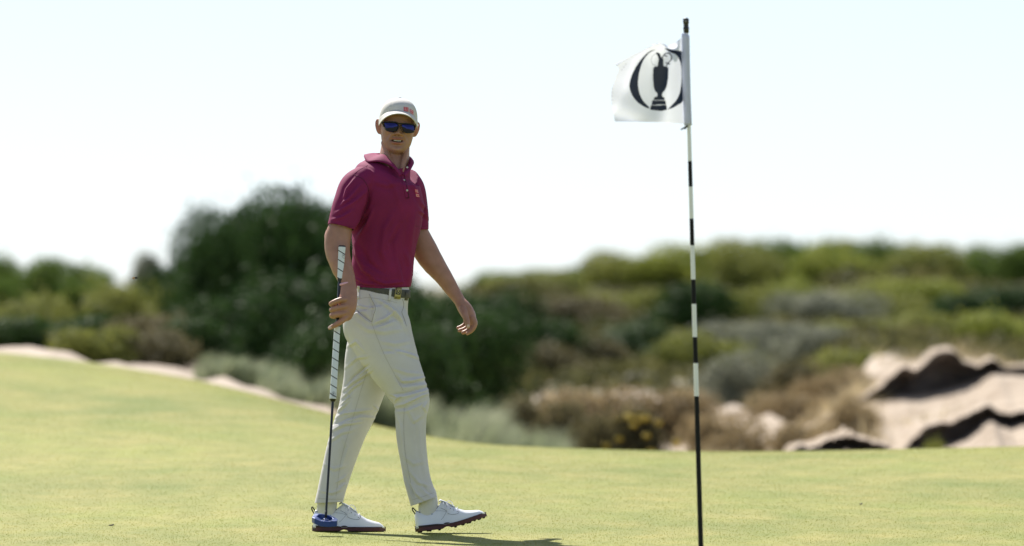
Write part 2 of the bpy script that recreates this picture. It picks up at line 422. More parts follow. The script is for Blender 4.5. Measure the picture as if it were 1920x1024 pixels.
def crown_mesh(seed, nb, nl, leaf, up=1.0):
    r = np.random.default_rng(seed); Vs = []
    B = r.normal(size=(nb, 3)); B /= np.linalg.norm(B, axis=1)[:, None]; B *= r.uniform(0.25, 0.68, nb)[:, None]
    R = r.uniform(0.22, 0.42, nb)
    B[:, 2] = np.abs(B[:, 2]) * up * 1.0 + 0.28
    low = r.random(nb) < 0.3; B[low, 2] = r.uniform(0.12, 0.3, low.sum())
    pick = r.choice(nb, nl, p=R ** 2 / (R ** 2).sum())
    d = r.normal(size=(nl, 3)); d /= np.linalg.norm(d, axis=1)[:, None]
    rad = R[pick] * r.choice([1.0, 0.8, 1.12], nl, p=[0.55, 0.3, 0.15]) * r.uniform(0.85, 1.08, nl)
    c = B[pick] + d * rad[:, None] * np.array([1, 1, 0.8]); c[:, 2] = np.abs(c[:, 2])
    # shoots poking out of the outline
    s = r.choice(nl, nl // (14 if nl < 20000 else 60), replace=False); c[s] += (d[s] + np.array([0, 0, 0.6])) * r.uniform(0.02, 0.13, len(s))[:, None]
    nrm = d + r.normal(size=(nl, 3)) * 0.7; u = np.cross(nrm, r.normal(size=(nl, 3))); u /= np.linalg.norm(u, axis=1)[:, None]
    v = np.cross(nrm, u); v /= np.linalg.norm(v, axis=1)[:, None]
    L = leaf * r.uniform(0.6, 1.4, nl)[:, None]
    V = np.stack([c - u * L, c + v * L * 0.5, c + u * L, c - v * L * 0.5], 1).reshape(-1, 3)
    me = fast_mesh('crown', V, np.arange(4 * nl).reshape(-1, 4), BARK); d_ = me.data; bpy.data.objects.remove(me); return d_
CROWNS = [crown_mesh(100 + k, 16 + 2 * k, 9000, 0.036) for k in range(6)]
BIG = [crown_mesh(200 + k, 34, 26000, 0.030) for k in range(2)]
def stems_mesh(seed):
    r = np.random.default_rng(seed); parts = []
    for k in range(6):
        a = k * 1.05 + r.random() * 0.5; q = np.array([math.cos(a), math.sin(a), 0]); h = r.uniform(0.45, 0.8); s = r.uniform(0.2, 0.5)
        parts.append(tube_pts(np.array([q * 0.03 + (0, 0, -0.12), q * s * 0.35 + (0, 0, h * 0.4), q * s * 0.7 + (0, 0, h * 0.75), q * s + (0, 0, h)]), 0.028, seg=6, n=8, taper=([0, 1], [1, 0.25])))
        w = q * s * 0.5 + (0, 0, h * 0.55); parts.append(tube_pts(np.array([w, w + (0.1 * math.sin(a), 0.1 * math.cos(a), 0.12), w + (0.2 * math.sin(a), 0.16 * math.cos(a), 0.3)]), 0.014, seg=5, n=5, taper=([0, 1], [1, 0.3])))
    V, Fs = merge(parts); me = bpy.data.meshes.new('trunk'); me.from_pydata(V, [], Fs); me.update(); me.materials.append(BARK); return me
STEMS = [stems_mesh(k) for k in range(3)]
_crown_cache = {}
def shrub(px, top, width, D, kind, label, big=False, base=None, name='shrub', group=None):
    y = D - DIST; x = (px - 960) * D / F; z = float(dune_z(np.array([x]), np.array([y]))[0]) - 0.05
    zt = CAMZ + (512 - top) * D / F; h = max(0.35, zt - z); w = width * D / F / 2
    src = (BIG if big else CROWNS)[random.randrange(2 if big else 6)]
    key = (src.name, kind)
    if key not in _crown_cache:
        c = src.copy(); c.materials.clear(); c.materials.append(LEAF[kind]); _crown_cache[key] = c
    o = empty(name, (x, y, z), label, 'shrub', group)
    c = bpy.data.objects.new('crown', _crown_cache[key]); t = bpy.data.objects.new('trunk', random.choice(STEMS))
    for q in (c, t):
        COL.objects.link(q); q.parent = o
    c.scale = (w * 1.35, w * 1.15, h * 0.98); t.scale = (w, w, h); c.rotation_euler.z = t.rotation_euler.z = random.uniform(0, 6.28)
    return o
SG = {'dark': ('dark green evergreen shrub', 'dense dark shrubs on the dunes'), 'green': ('mid green leafy shrub', 'green shrubs on the dunes'),
      'olive': ('olive green dune shrub', 'olive shrubs on the dunes'), 'yellow': ('yellow green dune shrub', 'yellow green shrubs on the dunes'),
      'grey': ('grey green saltbush shrub', 'grey shrubs on the dunes'), 'brown': ('brownish half bare shrub', 'brown shrubs on the dunes'),
      'tan': ('dry tan coloured bush', 'dry tan bushes on the dunes')}
def shrubs(rows, where):
    rank = ['largest', 'second largest', 'third largest', 'fourth largest', 'fifth largest', 'sixth largest', 'seventh largest', 'eighth largest', 'ninth largest', 'tenth largest', 'eleventh largest', 'twelfth largest', 'thirteenth largest', 'fourteenth largest']
    made = {}
    for px, top, w, D, kind in rows:
        a, g = SG[kind]; o = shrub(px, top, w, D, kind, a + ' ' + where, group=g + ' ' + where); made.setdefault(kind, []).append((w * D, o))
    for kind, L in made.items():       # look-alikes are told apart by their breadth
        L.sort(key=lambda q: -q[0]); n = len(L)
        for i, (_, o) in enumerate(L):
            if n > 1: o['label'] = ('smallest ' if i == n - 1 else rank[i] + ' ') + SG[kind][0] + ' ' + where
shrub(490, 390, 330, 106, 'dark', 'largest dark green bushy tree, its rounded top the highest of all the foliage', big=True, name='bushy_tree')
shrub(610, 404, 300, 108, 'dark', 'dark green bushy tree close behind the golfer, second highest crown', big=True, name='bushy_tree')
shrub(455, 396, 260, 113, 'dark', 'dark green tree filling in behind the tallest crown', big=True, name='bushy_tree')
shrub(555, 394, 280, 114, 'dark', 'dark green tree between the two highest dark crowns, a little farther off', big=True, name='bushy_tree')
shrub(408, 432, 190, 104, 'dark', 'dark green rounded tree on the left flank of the tallest crown', big=True, name='bushy_tree')
shrub(276, 468, 84, 140, 'grey', 'slender grey green tree standing alone above the olive shrubs', name='slender_tree')
shrub(1190, 752, 130, 82, 'brown', 'low bush with bright yellow flowers on the sand edge', name='flowering_bush')
shrubs([(345, 492, 170, 110, 'dark'), (380, 470, 150, 112, 'dark'), (920, 535, 220, 118, 'dark'), (960, 570, 230, 112, 'dark'), (560, 500, 420, 101, 'dark'), (700, 470, 300, 110, 'dark'), (760, 530, 260, 104, 'dark'), (640, 560, 330, 98, 'dark'), (440, 540, 240, 99, 'dark'), (840, 548, 190, 108, 'dark'), (880, 600, 240, 100, 'dark'), (790, 620, 260, 95, 'dark')],
       'in the dark thicket behind the golfer')
shrubs([(60, 494, 150, 120, 'green'), (160, 490, 160, 121, 'green'), (-20, 486, 150, 122, 'green'), (200, 512, 150, 120, 'olive'), (-120, 470, 200, 118, 'green'), (8, 506, 120, 116, 'green'), (112, 492, 170, 118, 'green'), (150, 515, 110, 114, 'green'), (60, 548, 200, 104, 'olive'), (-60, 560, 200, 102, 'olive'), (215, 545, 190, 104, 'olive'), (270, 520, 120, 122, 'yellow'), (330, 530, 160, 108, 'olive'), (130, 585, 190, 97, 'dark'), (290, 588, 190, 96, 'brown'), (20, 600, 150, 96, 'olive'), (60, 598, 190, 90, 'dark'), (180, 606, 180, 88, 'olive'), (300, 622, 170, 88, 'brown'), (-60, 596, 190, 90, 'brown'), (380, 600, 180, 92, 'dark')],
       'on the left hand dune beside the mound')
shrubs([(940, 512, 170, 150, 'green'), (1010, 528, 190, 142, 'olive'), (1095, 484, 130, 156, 'dark'), (1180, 468, 190, 150, 'olive'), (1255, 458, 170, 150, 'yellow'), (1350, 452, 210, 150, 'yellow'), (1455, 438, 190, 152, 'green'), (1395, 450, 170, 146, 'olive'), (1560, 460, 180, 146, 'yellow'), (1650, 444, 200, 150, 'green'), (1745, 460, 160, 146, 'olive'), (1826, 456, 70, 158, 'grey'), (1890, 448, 170, 150, 'green'), (1510, 454, 150, 154, 'green'), (1590, 454, 150, 156, 'olive'), (1710, 453, 150, 154, 'olive'), (1790, 456, 150, 152, 'green'), (1310, 466, 150, 156, 'green'), (1040, 500, 150, 154, 'green'), (1950, 455, 150, 154, 'olive'), (2010, 440, 200, 150, 'olive'), (2150, 450, 240, 150, 'green')],
       'along the skyline of the right hand dune')
shrubs([(1000, 560, 220, 128, 'brown'), (1090, 552, 220, 128, 'brown'), (1180, 536, 210, 132, 'olive'), (1290, 535, 190, 126, 'dark'), (1380, 530, 190, 130, 'olive'), (1480, 520, 200, 132, 'yellow'), (1540, 545, 210, 126, 'grey'), (1640, 535, 200, 128, 'olive'), (1720, 520, 200, 132, 'yellow'), (1800, 545, 160, 124, 'dark'), (1890, 530, 180, 128, 'dark'), (2020, 530, 240, 128, 'olive')],
       'halfway up the right hand dune')
shrubs([(930, 640, 220, 112, 'dark'), (1010, 640, 230, 110, 'brown'), (1100, 625, 230, 112, 'brown'), (1200, 610, 220, 114, 'dark'), (1310, 620, 190, 110, 'olive'), (1430, 600, 230, 114, 'grey'), (1540, 610, 210, 112, 'grey'), (1640, 600, 220, 114, 'olive'), (1750, 590, 210, 114, 'olive'), (1860, 580, 220, 114, 'yellow'), (1990, 590, 240, 114, 'olive'), (1400, 660, 210, 102, 'grey'), (1500, 670, 190, 100, 'brown'), (1600, 655, 170, 102, 'olive')],
       'low on the right hand dune above the bare sand')
shrubs([(1110, 716, 260, 92, 'tan'), (1050, 762, 150, 85, 'brown'), (1260, 735, 200, 92, 'tan'), (1130, 770, 130, 82, 'brown'), (1330, 770, 120, 86, 'tan'), (1470, 735, 180, 94, 'tan'), (1580, 715, 150, 98, 'tan'), (970, 740, 160, 90, 'brown'), (1390, 790, 130, 84, 'tan'), (1500, 800, 130, 82, 'tan'), (1600, 742, 90, 88, 'tan'), (1545, 790, 90, 80, 'tan'), (1752, 822, 50, 79, 'olive')],
       'at the foot of the right hand dune')
# yellow flowers on the low bush
fb = [o for o in COL.objects if o.name == 'flowering_bush'][0]
fr = np.random.default_rng(5); fl = []
hh = 0.5
for k in range(45):
    a = fr.uniform(0, 6.28); ph = fr.uniform(0.1, 1.5); c = np.array([0.34 * math.cos(a) * math.cos(ph), 0.3 * math.sin(a) * math.cos(ph) - 0.03, 0.08 + 0.42 * math.sin(ph)])
    c = c * np.array([1.15, 1.15, 1.25]); fl.append(ellipsoid(c, (0.030, 0.030, 0.024), 6, 4))
V, Fs = merge(fl); tag(mk('flowers', V, Fs, mat('yellow_petal', (0.55, 0.40, 0.04), 0.7, trans=0.2), fb), kind='stuff')

# low undergrowth filling the ground between the shrubs
def undergrowth(cnt, seed):
    r = np.random.default_rng(seed); D = r.uniform(103, 148, cnt); q = r.uniform(-500, 2400, cnt); ok = (q > 880) | (D < 135); D, q = D[ok], q[ok]; x = (q - 960) * D / F; y = D - DIST; n = len(x)
    C = np.stack([x, y, 0 * x], 1); hump = 0.5 + 0.5 * vnoise(C, 1.6, 4, 3); h = np.clip(hump, 0.05, 1.4) * 0.22 * r.random(n) ** 0.5
    C[:, 2] = dune_z(x, y) + h; a = r.normal(size=(n, 3)); u = np.cross(a, r.normal(size=(n, 3))); u /= np.linalg.norm(u, axis=1)[:, None]; v = np.cross(a, u); v /= np.linalg.norm(v, axis=1)[:, None]
    L = r.uniform(.03, .07, n)[:, None]; V = np.stack([C - u * L, C + v * L * .5, C + u * L, C - v * L * .5], 1).reshape(-1, 3)
    m = leaf_mat('scrub_leaf', (0.045, 0.05, 0.02), (0.15, 0.14, 0.055)); [setattr(k.inputs['Scale'], 'default_value', 0.7) for k in m.node_tree.nodes if k.type == 'TEX_NOISE']
    tag(fast_mesh('undergrowth', V, np.arange(4 * n).reshape(-1, 4), m), 'low mixed olive and brown scrub carpeting the dunes between the shrubs', 'scrub', kind='stuff')
undergrowth(90000, 21)

# marram grass: long pale blades in drifts
def marram(name, label, boxes, m, hmin, hmax, seed):
    r = np.random.default_rng(seed); Vs = []; Fs = []; k = 0
    for px0, px1, D0, D1, cnt, hs in boxes:
        D = r.uniform(D0, D1, cnt); q = r.uniform(px0, px1, cnt); x = (q - 960) * D / F; y = D - DIST
        tx = np.round(x / 0.13) * 0.13 + r.normal(size=cnt) * 0.03; x = 0.6 * x + 0.4 * tx
        mid = 1 - ((q - (px0 + px1) / 2) / ((px1 - px0) / 2)) ** 2
        h = r.uniform(hmin, hmax, cnt) * hs * (0.45 + 0.55 * np.clip(mid, 0, 1)) * (0.8 + 0.35 * np.sin(x * 11 + y * 3) * np.sin(x * 4.7 + 1)); a = r.uniform(0, 6.28, cnt); a = np.where(r.random(cnt) < 0.5, r.normal(0.2, 0.7, cnt), a)
        z = dune_z(x, y) - 0.02; w = r.uniform(0.003, 0.006, cnt)
        B = np.stack([x, y, z], 1); d = np.stack([np.cos(a), np.sin(a), 0 * a], 1); s = np.stack([-np.sin(a), np.cos(a), 0 * a], 1) * w[:, None]
        M = B + d * (h * 0.18)[:, None] + np.array([0, 0, 1]) * (h * 0.62)[:, None]; T = B + d * (h * 0.62)[:, None] + np.array([0, 0, 1]) * h[:, None]
        Vs.append(np.stack([B - s, B + s, M + s * 0.8, M - s * 0.8, T + s * 0.2, T - s * 0.2], 1).reshape(-1, 3))
        i = (k + 6 * np.arange(cnt))[:, None]; Fs.append(np.concatenate([i + [0, 1, 2, 3], i + [3, 2, 4, 5]])); k += 6 * cnt
    tag(fast_mesh(name, np.concatenate(Vs), np.concatenate(Fs), m), label, 'grass', kind='stuff')
MG = leaf_mat('marram_blade', (0.16, 0.20, 0.10), (0.30, 0.32, 0.20), 0.4); DG = leaf_mat('dry_blade', (0.40, 0.32, 0.19), (0.5, 0.42, 0.25), 0.4)
marram('marram_grass', 'pale green marram grass drift between the mound and the dark thicket', [(370, 640, 84, 91, 20000, 0.42), (480, 800, 82, 88, 14000, 0.4)], MG, 0.3, 0.62, 1)
marram('marram_grass', 'rounded pale green marram clump on the sand behind the golfer', [(780, 965, 79, 84, 34000, 1.2), (920, 1060, 79, 83, 16000, 0.85), (640, 810, 80, 86, 20000, 1.0)], MG, 0.25, 0.55, 2)
marram('dry_grass', 'straw coloured dry grass scattered over the bare sand', [(1220, 1700, 76, 92, 2600, 1.0), (1480, 1660, 88, 98, 2200, 1.0), (1000, 1320, 74, 84, 3000, 0.9), (1640, 1950, 96, 104, 1200, 0.7), (1560, 2000, 91.6, 93.5, 5200, 0.75), (1640, 2000, 83.6, 85.5, 5200, 0.65), (1180, 1560, 82.5, 84.5, 2600, 0.7), (1500, 1690, 77.8, 79, 1400, 0.45), (1500, 2000, 84, 92, 1500, 0.6)], DG, 0.12, 0.36, 3)

# eroded banks: undercut soil, shade darkened into its colour, under a lip of roots and sand
SHADED_SOIL = mat('shaded_soil', (0.085, 0.07, 0.058), 0.95, col2=(0.24, 0.195, 0.16), vscale=5, bump=1.0, bscale=25)
def bank(label, prof, D, seed):
    """prof: (px, top py, bottom py) of the torn face from one end to the other; sand lies on top and runs out below"""
    A = catmull(np.array(prof, float), 90); r = np.random.default_rng(seed); y0 = D - DIST; V = []; n = len(A)
    j1 = np.convolve(r.normal(size=n + 6), np.ones(5) / 5, 'valid')[:n]; j2 = np.convolve(r.normal(size=n + 6), np.ones(3) / 3, 'valid')[:n]
    if len(j1) < n: j1 = np.pad(j1, (0, n - len(j1)))
    k = D / F; x = (A[:, 0] - 960) * k; zt = CAMZ + (512 - A[:, 1]) * k + 0.01 * j2; zb = np.minimum(CAMZ + (512 - A[:, 2]) * k + 0.015 * j1, zt - 0.004); h = zt - zb
    gx = lambda dy, ter: dune_z(x, np.full(n, y0 + dy)) + ter
    bulge = 0.10 * np.sin(np.linspace(0, 9, n) + seed) + 0.06 * j1
    rows = [(5.0, np.minimum(gx(5.0, -.03), zt - .02)), (2.0, np.maximum(zt - .03, gx(2.0, .01))), (0.7, zt + .02 + .02 * j1), (0.12, zt + .012), (-0.04 - .3 * h, zt), (-0.02 - .25 * h, zt - .10 * h), (0.12 + .2 * h, zt - .28 * h), (0.26 + .3 * h, zt - .55 * h),
            (0.22 + .2 * h, zt - .8 * h), (0.05, zb), (-0.5, zb - .04 + .012 * j2)] + [(-q, zb * (1 - q / 5.5) + gx(-5.5, -.04) * (q / 5.5) + .05 * math.sin(q * 2.1 + seed) * (.5 + .5 * np.sin(x * (3 + q) + q * 3)) + .012 * j2) for q in (1.1, 1.7, 2.4, 3.1, 3.8, 4.6, 5.5)]
    u_ = np.linspace(0, 1, n); endw = smooth(0, .10, u_) * smooth(1, .90, u_)
    for q, (dy, z) in enumerate(rows):
        z = z * endw + np.minimum(z, gx(dy, -.06)) * (1 - endw); w = 1.0 if 2 < q < 10 else 0.3
        V.append(np.stack([x * (1 + 0 * z), y0 + dy + w * bulge + 0 * x, z], 1))
    V = np.array(V); m = len(rows); c = np.array([x.mean(), y0, zb.min()])
    Vf = V.reshape(-1, 3); Vf[:, 2] += 0.012 * vnoise(Vf, 14, seed + 5) ; Vf[:, 1] += 0.05 * vnoise(Vf * [1, .2, 1], 11, seed)
    e = empty('eroded_bank', c, label, 'bank')
    for nm, a, b, mt in (('sand_top', 0, 4, SAND2), ('shaded_face', 4, 9, SHADED_SOIL), ('sand_apron', 9, m - 1, SAND2)):
        sub = Vf.reshape(m, n, 3)[a:b + 1] - c; VV, FF = ring_mesh(sub, cap=False, closed=False); mk(nm, VV, FF, mt, e)
SAND2 = mat('loose_sand', srgb(174, 159, 142), 0.95, col2=srgb(136, 119, 100), vscale=4, bump=0.6, bscale=30)
bank('long dark undercut bank high on the bare sand', [(1420, 842, 844), (1490, 818, 821), (1550, 786, 790), (1600, 756, 762), (1640, 732, 748), (1668, 706, 748), (1692, 688, 744), (1716, 692, 740), (1750, 664, 738), (1785, 656, 730), (1808, 676, 722), (1835, 686, 712), (1860, 676, 700), (1890, 690, 702), (1950, 684, 700), (2060, 690, 702), (2200, 700, 703)], 92, 1)
bank('dark slumped bank at the bottom of the bare sand slope', [(1540, 886, 888), (1630, 866, 868), (1685, 848, 853), (1715, 820, 842), (1742, 796, 838), (1785, 790, 830), (1822, 772, 814), (1855, 760, 792), (1880, 776, 800), (1910, 770, 796), (1970, 775, 795), (2080, 780, 796), (2200, 788, 792)], 84, 2)
bank('small brown bank at the foot of the sand beside the dry grass', [(1450, 846, 848), (1510, 838, 844), (1550, 826, 843), (1585, 816, 843), (1615, 820, 843), (1645, 834, 845), (1700, 846, 848)], 78, 3)

# ------------------------------------------------------------------ the golfer
PERSON = empty('person', (P(718, 998)[0], 0.0, 0.0),
    'golfer in maroon polo shirt and beige trousers walking with a putter, looking round', 'person')
bpy.context.view_layer.update()
def part(name, V, Fs, m, parent=None, sm=True):
    o = mk(name, V, Fs, m, None, sm); adopt(parent or PERSON, o); return o
def part_me(name, me, m, parent=None):
    o = link_mesh(name, me, m); adopt(parent or PERSON, o); return o

def skin_material():
    m = mat('skin', (0.36, 0.182, 0.118), 0.5, col2=(0.43, 0.222, 0.15), vscale=30, bump=0.15, bscale=500, sss=0.12)
    n, l = m.node_tree.nodes, m.node_tree.links; b = n['Principled BSDF']; src = b.inputs['Base Color'].links[0].from_socket
    at = n.new('ShaderNodeAttribute'); at.attribute_name = 'tint'
    mx = n.new('ShaderNodeMix'); mx.data_type = 'RGBA'; mx.blend_type = 'MULTIPLY'; mx.inputs['Factor'].default_value = 1
    l.new(src, mx.inputs['A']); l.new(at.outputs['Color'], mx.inputs['B']); l.new(mx.outputs['Result'], b.inputs['Base Color']); return m
SKIN = skin_material()
SHIRT = mat('maroon_pique', (0.205, 0.014, 0.078), 0.8, var=0.10, vscale=9, bump=0.12, bscale=900, spec=0.25)
PANT = mat('beige_twill', (0.64, 0.62, 0.61), 0.8, var=0.04, vscale=12, bump=0.08, bscale=900, spec=0.25)
SEAM_CREASE = mat('trouser_seam_crease', (0.36, 0.33, 0.28), 0.9)
SEAMS = mat('shirt_seam', (0.07, 0.007, 0.028), 0.9)

# ---- head, in head space: x to the picture's right, f forward, z up from the chin
HEADC = P(745.5, 289, 0.02); ROLL, SCZ = math.radians(-4.5), 0.935
def head_to_world(L):
    L = np.asarray(L, float); x, f, z = L[:, 0], L[:, 1], L[:, 2] * SCZ - 0.0
    yaw = math.radians(3); x, f = x * math.cos(yaw) + f * math.sin(yaw), -x * math.sin(yaw) + f * math.cos(yaw)
    pz = z - 0.11; X = x * math.cos(ROLL) - pz * math.sin(ROLL); Z = x * math.sin(ROLL) + pz * math.cos(ROLL) + 0.11
    return np.stack([HEADC[0] + X, HEADC[1] - f, HEADC[2] + Z], 1)
_HZ = np.array([0, .006, .014, .025, .045, .065, .085, .105, .125, .145, .170, .195, .215, .228, .235])
_HF = np.array([.066, .080, .089, .092, .090, .091, .090, .090, .088, .096, .094, .080, .055, .025, .004])
_HB = np.array([.020, .000, -.02, -.042, -.062, -.074, -.083, -.09, -.093, -.096, -.098, -.095, -.075, -.045, -.004])
_HW = np.array([.022, .034, .043, .0505, .059, .0635, .066, .0675, .068, .070, .072, .069, .055, .034, .004])
def head_mesh(nz=150, na=160):
    zs = np.linspace(0, 0.235, nz); rings = []
    f0, b0, w0 = (np.interp(zs, _HZ, t) for t in (_HF, _HB, _HW))
    k = np.ones(7) / 7
    f0, b0, w0 = (np.convolve(np.pad(t, 3, 'edge'), k, 'valid') for t in (f0, b0, w0))
    a = np.linspace(0, 2 * math.pi, na, endpoint=False)
    for z, f, b, w in zip(zs, f0, b0, w0):
        c, d = (f + b) / 2 * 0 + 0.0, None
        s, co = np.sin(a), np.cos(a)
        pw = 2.25
        w = w * 1.03; fx = w * np.sign(s) * np.abs(s) ** (2 / pw)
        ff = np.where(co > 0, f, -b) * np.sign(co) * np.abs(co) ** (2 / pw)
        G = lambda x0, z0, sx, sz: np.exp(-((fx - x0) / sx) ** 2 - ((z - z0) / sz) ** 2)
        front = (co > 0).astype(float); h = np.zeros_like(fx)
        # nose: bridge, tip, wings
        br = np.interp(z, [.082, .086, .093, .105, .125, .138], [0, .025, .033, .025, .012, 0]); sx = np.interp(z, [.085, .1, .13], [.0120, .0095, .009])
        h += br * np.exp(-(fx / sx) ** 2)
        h += .013 * (G(-.0150, .0895, .0065, .0065) + G(.0150, .0895, .0065, .0065))
        h -= .012 * (G(-.0075, .0835, .0045, .0032) + G(.0075, .0835, .0045, .0032))
        # sockets, brow, cheekbones, folds beside the mouth, lips, chin
        h -= .010 * (G(-.031, .122, .016, .010) + G(.031, .122, .016, .010))
        h += .004 * (G(-.028, .143, .022, .007) + G(.028, .143, .022, .007))
        h += .005 * (G(-.044, .103, .016, .012) + G(.044, .103, .016, .012))
        for sg in (-1, 1):
            xl = sg * (.019 + (.085 - z) * .45); h -= .0055 * np.exp(-((fx - xl) / .004) ** 2) * float(np.exp(-((z - .072) / .016) ** 2))
            h += .0045 * np.exp(-((fx - xl - sg * .008) / .007) ** 2) * float(np.exp(-((z - .074) / .018) ** 2))
        curve = .010 * (fx / .03) ** 2
        h += .0055 * np.exp(-((z - curve * .6 - .067) / .0045) ** 2) * np.exp(-(fx / .024) ** 4)
        h += .0065 * np.exp(-((z - curve * .6 - .0475) / .0055) ** 2) * np.exp(-(fx / .021) ** 4)
        h -= .022 * np.exp(-((z - curve * .7 - .0575) / .0042) ** 4) * np.exp(-(fx / .022) ** 6)
        h -= .004 * G(0, .037, .02, .006)
        h += .008 * G(0, .017, .016, .011); h -= .005 * (G(-.042, .07, .012, .018) + G(.042, .07, .012, .018))
        ff = ff + h * front
        rings.append(np.stack([fx, ff, np.full(na, z)], 1))
    V, Fs = ring_mesh(rings)
    return head_to_world(np.array(V)), Fs
def ear(sg):
    parts = []; out = []
    # rim and lobe as a tube, with a thin shell inside
    t = np.linspace(0, 1, 9); ang = np.interp(t, [0, 1], [-0.5, 4.3])
    loop = [(sg * (.078 + .013 * (1 - abs(2 * q - 1)) * 0.4 + 0.010 * max(0, math.sin(a_)) * 1.0), -.012 - .020 * (-math.cos(a_)) * -1 * 0.7 - 0.010 * math.sin(a_) * 0, .118 + .031 * math.sin(a_ + 0.3)) for q, a_ in zip(t, ang)]
    loop = np.array([(sg * (.0705 + .020 * s), -.004 - .016 * (.5 + s), z) for s, z in
                     [(-.1, .130), (.35, .143), (.75, .149), (1.0, .141), (1.02, .125), (.85, .108), (.6, .096), (.32, .088), (.0, .087), (-.25, .094)]])
    v, f = tube_pts(loop, .0040, seg=10, n=40); parts.append((head_to_world(np.array(v)), f))
    c = np.array([(sg * (.0705 + .020 * .34), -.015, .119)])
    v, f = ellipsoid((0, 0, 0), (.0140, .004, .0325), 16, 10); v = np.array(v)
    th = sg * 0.68; v = np.stack([v[:, 0] * math.cos(th) + v[:, 1] * math.sin(th), -v[:, 0] * math.sin(th) + v[:, 1] * math.cos(th), v[:, 2]], 1) + c
    parts.append((head_to_world(v), f))
    return parts
BODY = [head_mesh()] + ear(-1) + ear(1)
# neck and core
BODY.append(limb([(743, 262, 0.045, 26, 27), (741, 280, 0.04, 27, 27), (739, 300, 0.02, 29, 29), (737, 325, 0.0, 31, 30), (731, 350, 0, 36, 34)], seg=32))
for s in (-1, 1):   # neck tendons
    BODY.append(limb([(742 + s * 23, 268, 0.0, 5, 5), (744 + s * 15, 295, -0.045, 5, 5), (747 + s * 6, 322, -0.072, 5, 5)], seg=10))
BODY.append(limb([(728, 345, 0, 38, 36), (722, 400, 0, 48, 44), (717, 480, 0, 44, 42), (716, 550, 0, 42, 42), (712, 600, 0, 46, 46)], seg=28))
BODY.append(limb([(708, 600, -.06, 34, 30), (762, 735, -.08, 22, 22), (780, 860, -.08, 14, 13), (799, 950, -.08, 8, 6), (803, 968, -.08, 8, 5)], seg=20))
BODY.append(limb([(712, 600, .06, 34, 30), (672, 765, .08, 22, 22), (640, 860, .08, 14, 13), (613, 950, .085, 8, 6), (613, 968, .085, 8, 5)], seg=20))
# near arm, hanging back, hand round the putter shaft
BODY.append(limb([(672, 352, -.08, 20, 20), (655, 390, -.13, 20, 21), (641, 420, -.165, 21.5, 22), (634, 444, -.18, 24.5, 22), (633, 470, -.20, 23.5, 21), (640, 498, -.235, 20.5, 19), (648.5, 520, -.262, 17, 15), (653, 538, -.285, 15.2, 12), (654.5, 552, -.302, 16, 12)], seg=32))
BODY.append(limb([(617, 436, -.17, 7, 8), (614, 444, -.18, 6, 7), (616, 452, -.185, 6, 7)], seg=12))
BODY.append(limb([(653, 542, -.292, 15, 11), (653, 558, -.312, 17, 11), (651, 574, -.322, 17, 11), (648, 590, -.325, 14, 10)], seg=26, pw=2.4))
def finger(pts, r):
    return limb([(*p, q, q) for p, q in zip(pts, r)], n=len(pts) * 5, seg=14)
BODY.append(finger([(650, 562, -.332), (637, 563, -.345), (623, 569, -.337), (622, 571, -.312), (633, 573, -.292)], [5.6, 5.2, 4.9, 4.4, 4.0]))
BODY.append(finger([(650, 574, -.336), (637, 577, -.349), (624, 580.5, -.340), (623, 582, -.314), (635, 583, -.292)], [5.9, 5.4, 5.0, 4.6, 4.2]))
BODY.append(finger([(650, 586, -.336), (637, 589, -.350), (624.5, 591.5, -.341), (623, 593, -.314), (635, 594, -.291)], [6.2, 5.8, 5.4, 4.8, 4.4]))
BODY.append(finger([(651, 593, -.332), (641, 602, -.346), (629, 609.5, -.346), (618.5, 615, -.338)], [6.6, 5.6, 4.9, 4.1]))
BODY.append(finger([(650, 556, -.30), (643, 572, -.275), (639, 588, -.270), (638, 600, -.275)], [7.5, 6.2, 5.4, 4.4]))
# far arm swinging forward, open hand
BODY.append(limb([(764, 362, .10, 16, 18), (775, 400, .13, 18, 19), (781, 432, .14, 20.5, 21), (797, 468, .13, 23.5, 22), (812, 493, .12, 21.5, 20), (829, 516, .11, 17.5, 17), (846, 541, .10, 13.5, 13), (861, 563, .09, 10.8, 13), (868, 573, .085, 12, 15)], seg=30))
BODY.append(limb([(862, 565, .088, 10.5, 13), (871, 578, .083, 13.5, 18), (879, 591, .08, 13, 20), (884, 601, .08, 10, 19)], seg=24, pw=2.5))
BODY.append(finger([(885, 596, .045), (890, 608, .04), (885, 619, .035), (876.5, 625.5, .03)], [6.2, 5.2, 4.6, 3.7]))
BODY.append(finger([(882, 597, .068), (886, 610, .064), (877, 620, .058), (868.5, 624, .054)], [6.2, 5.3, 4.6, 3.7]))
BODY.append(finger([(878, 597, .090), (880, 609, .088), (871, 617, .082), (861.5, 620, .078)], [6.0, 5.0, 4.4, 3.5]))
BODY.append(finger([(873, 595, .108), (873, 606, .108), (866, 612, .103), (859, 614.5, .100)], [5.4, 4.6, 4.0, 3.2]))
BODY.append(finger([(868, 580, .05), (872, 592, .02), (876, 603, .005), (877.5, 612, .002)], [8, 6.4, 5.4, 4.4]))
me = remeshed(BODY, 0.0023, 3, 0.5)
co = mesh_co(me); no = mesh_no(me)
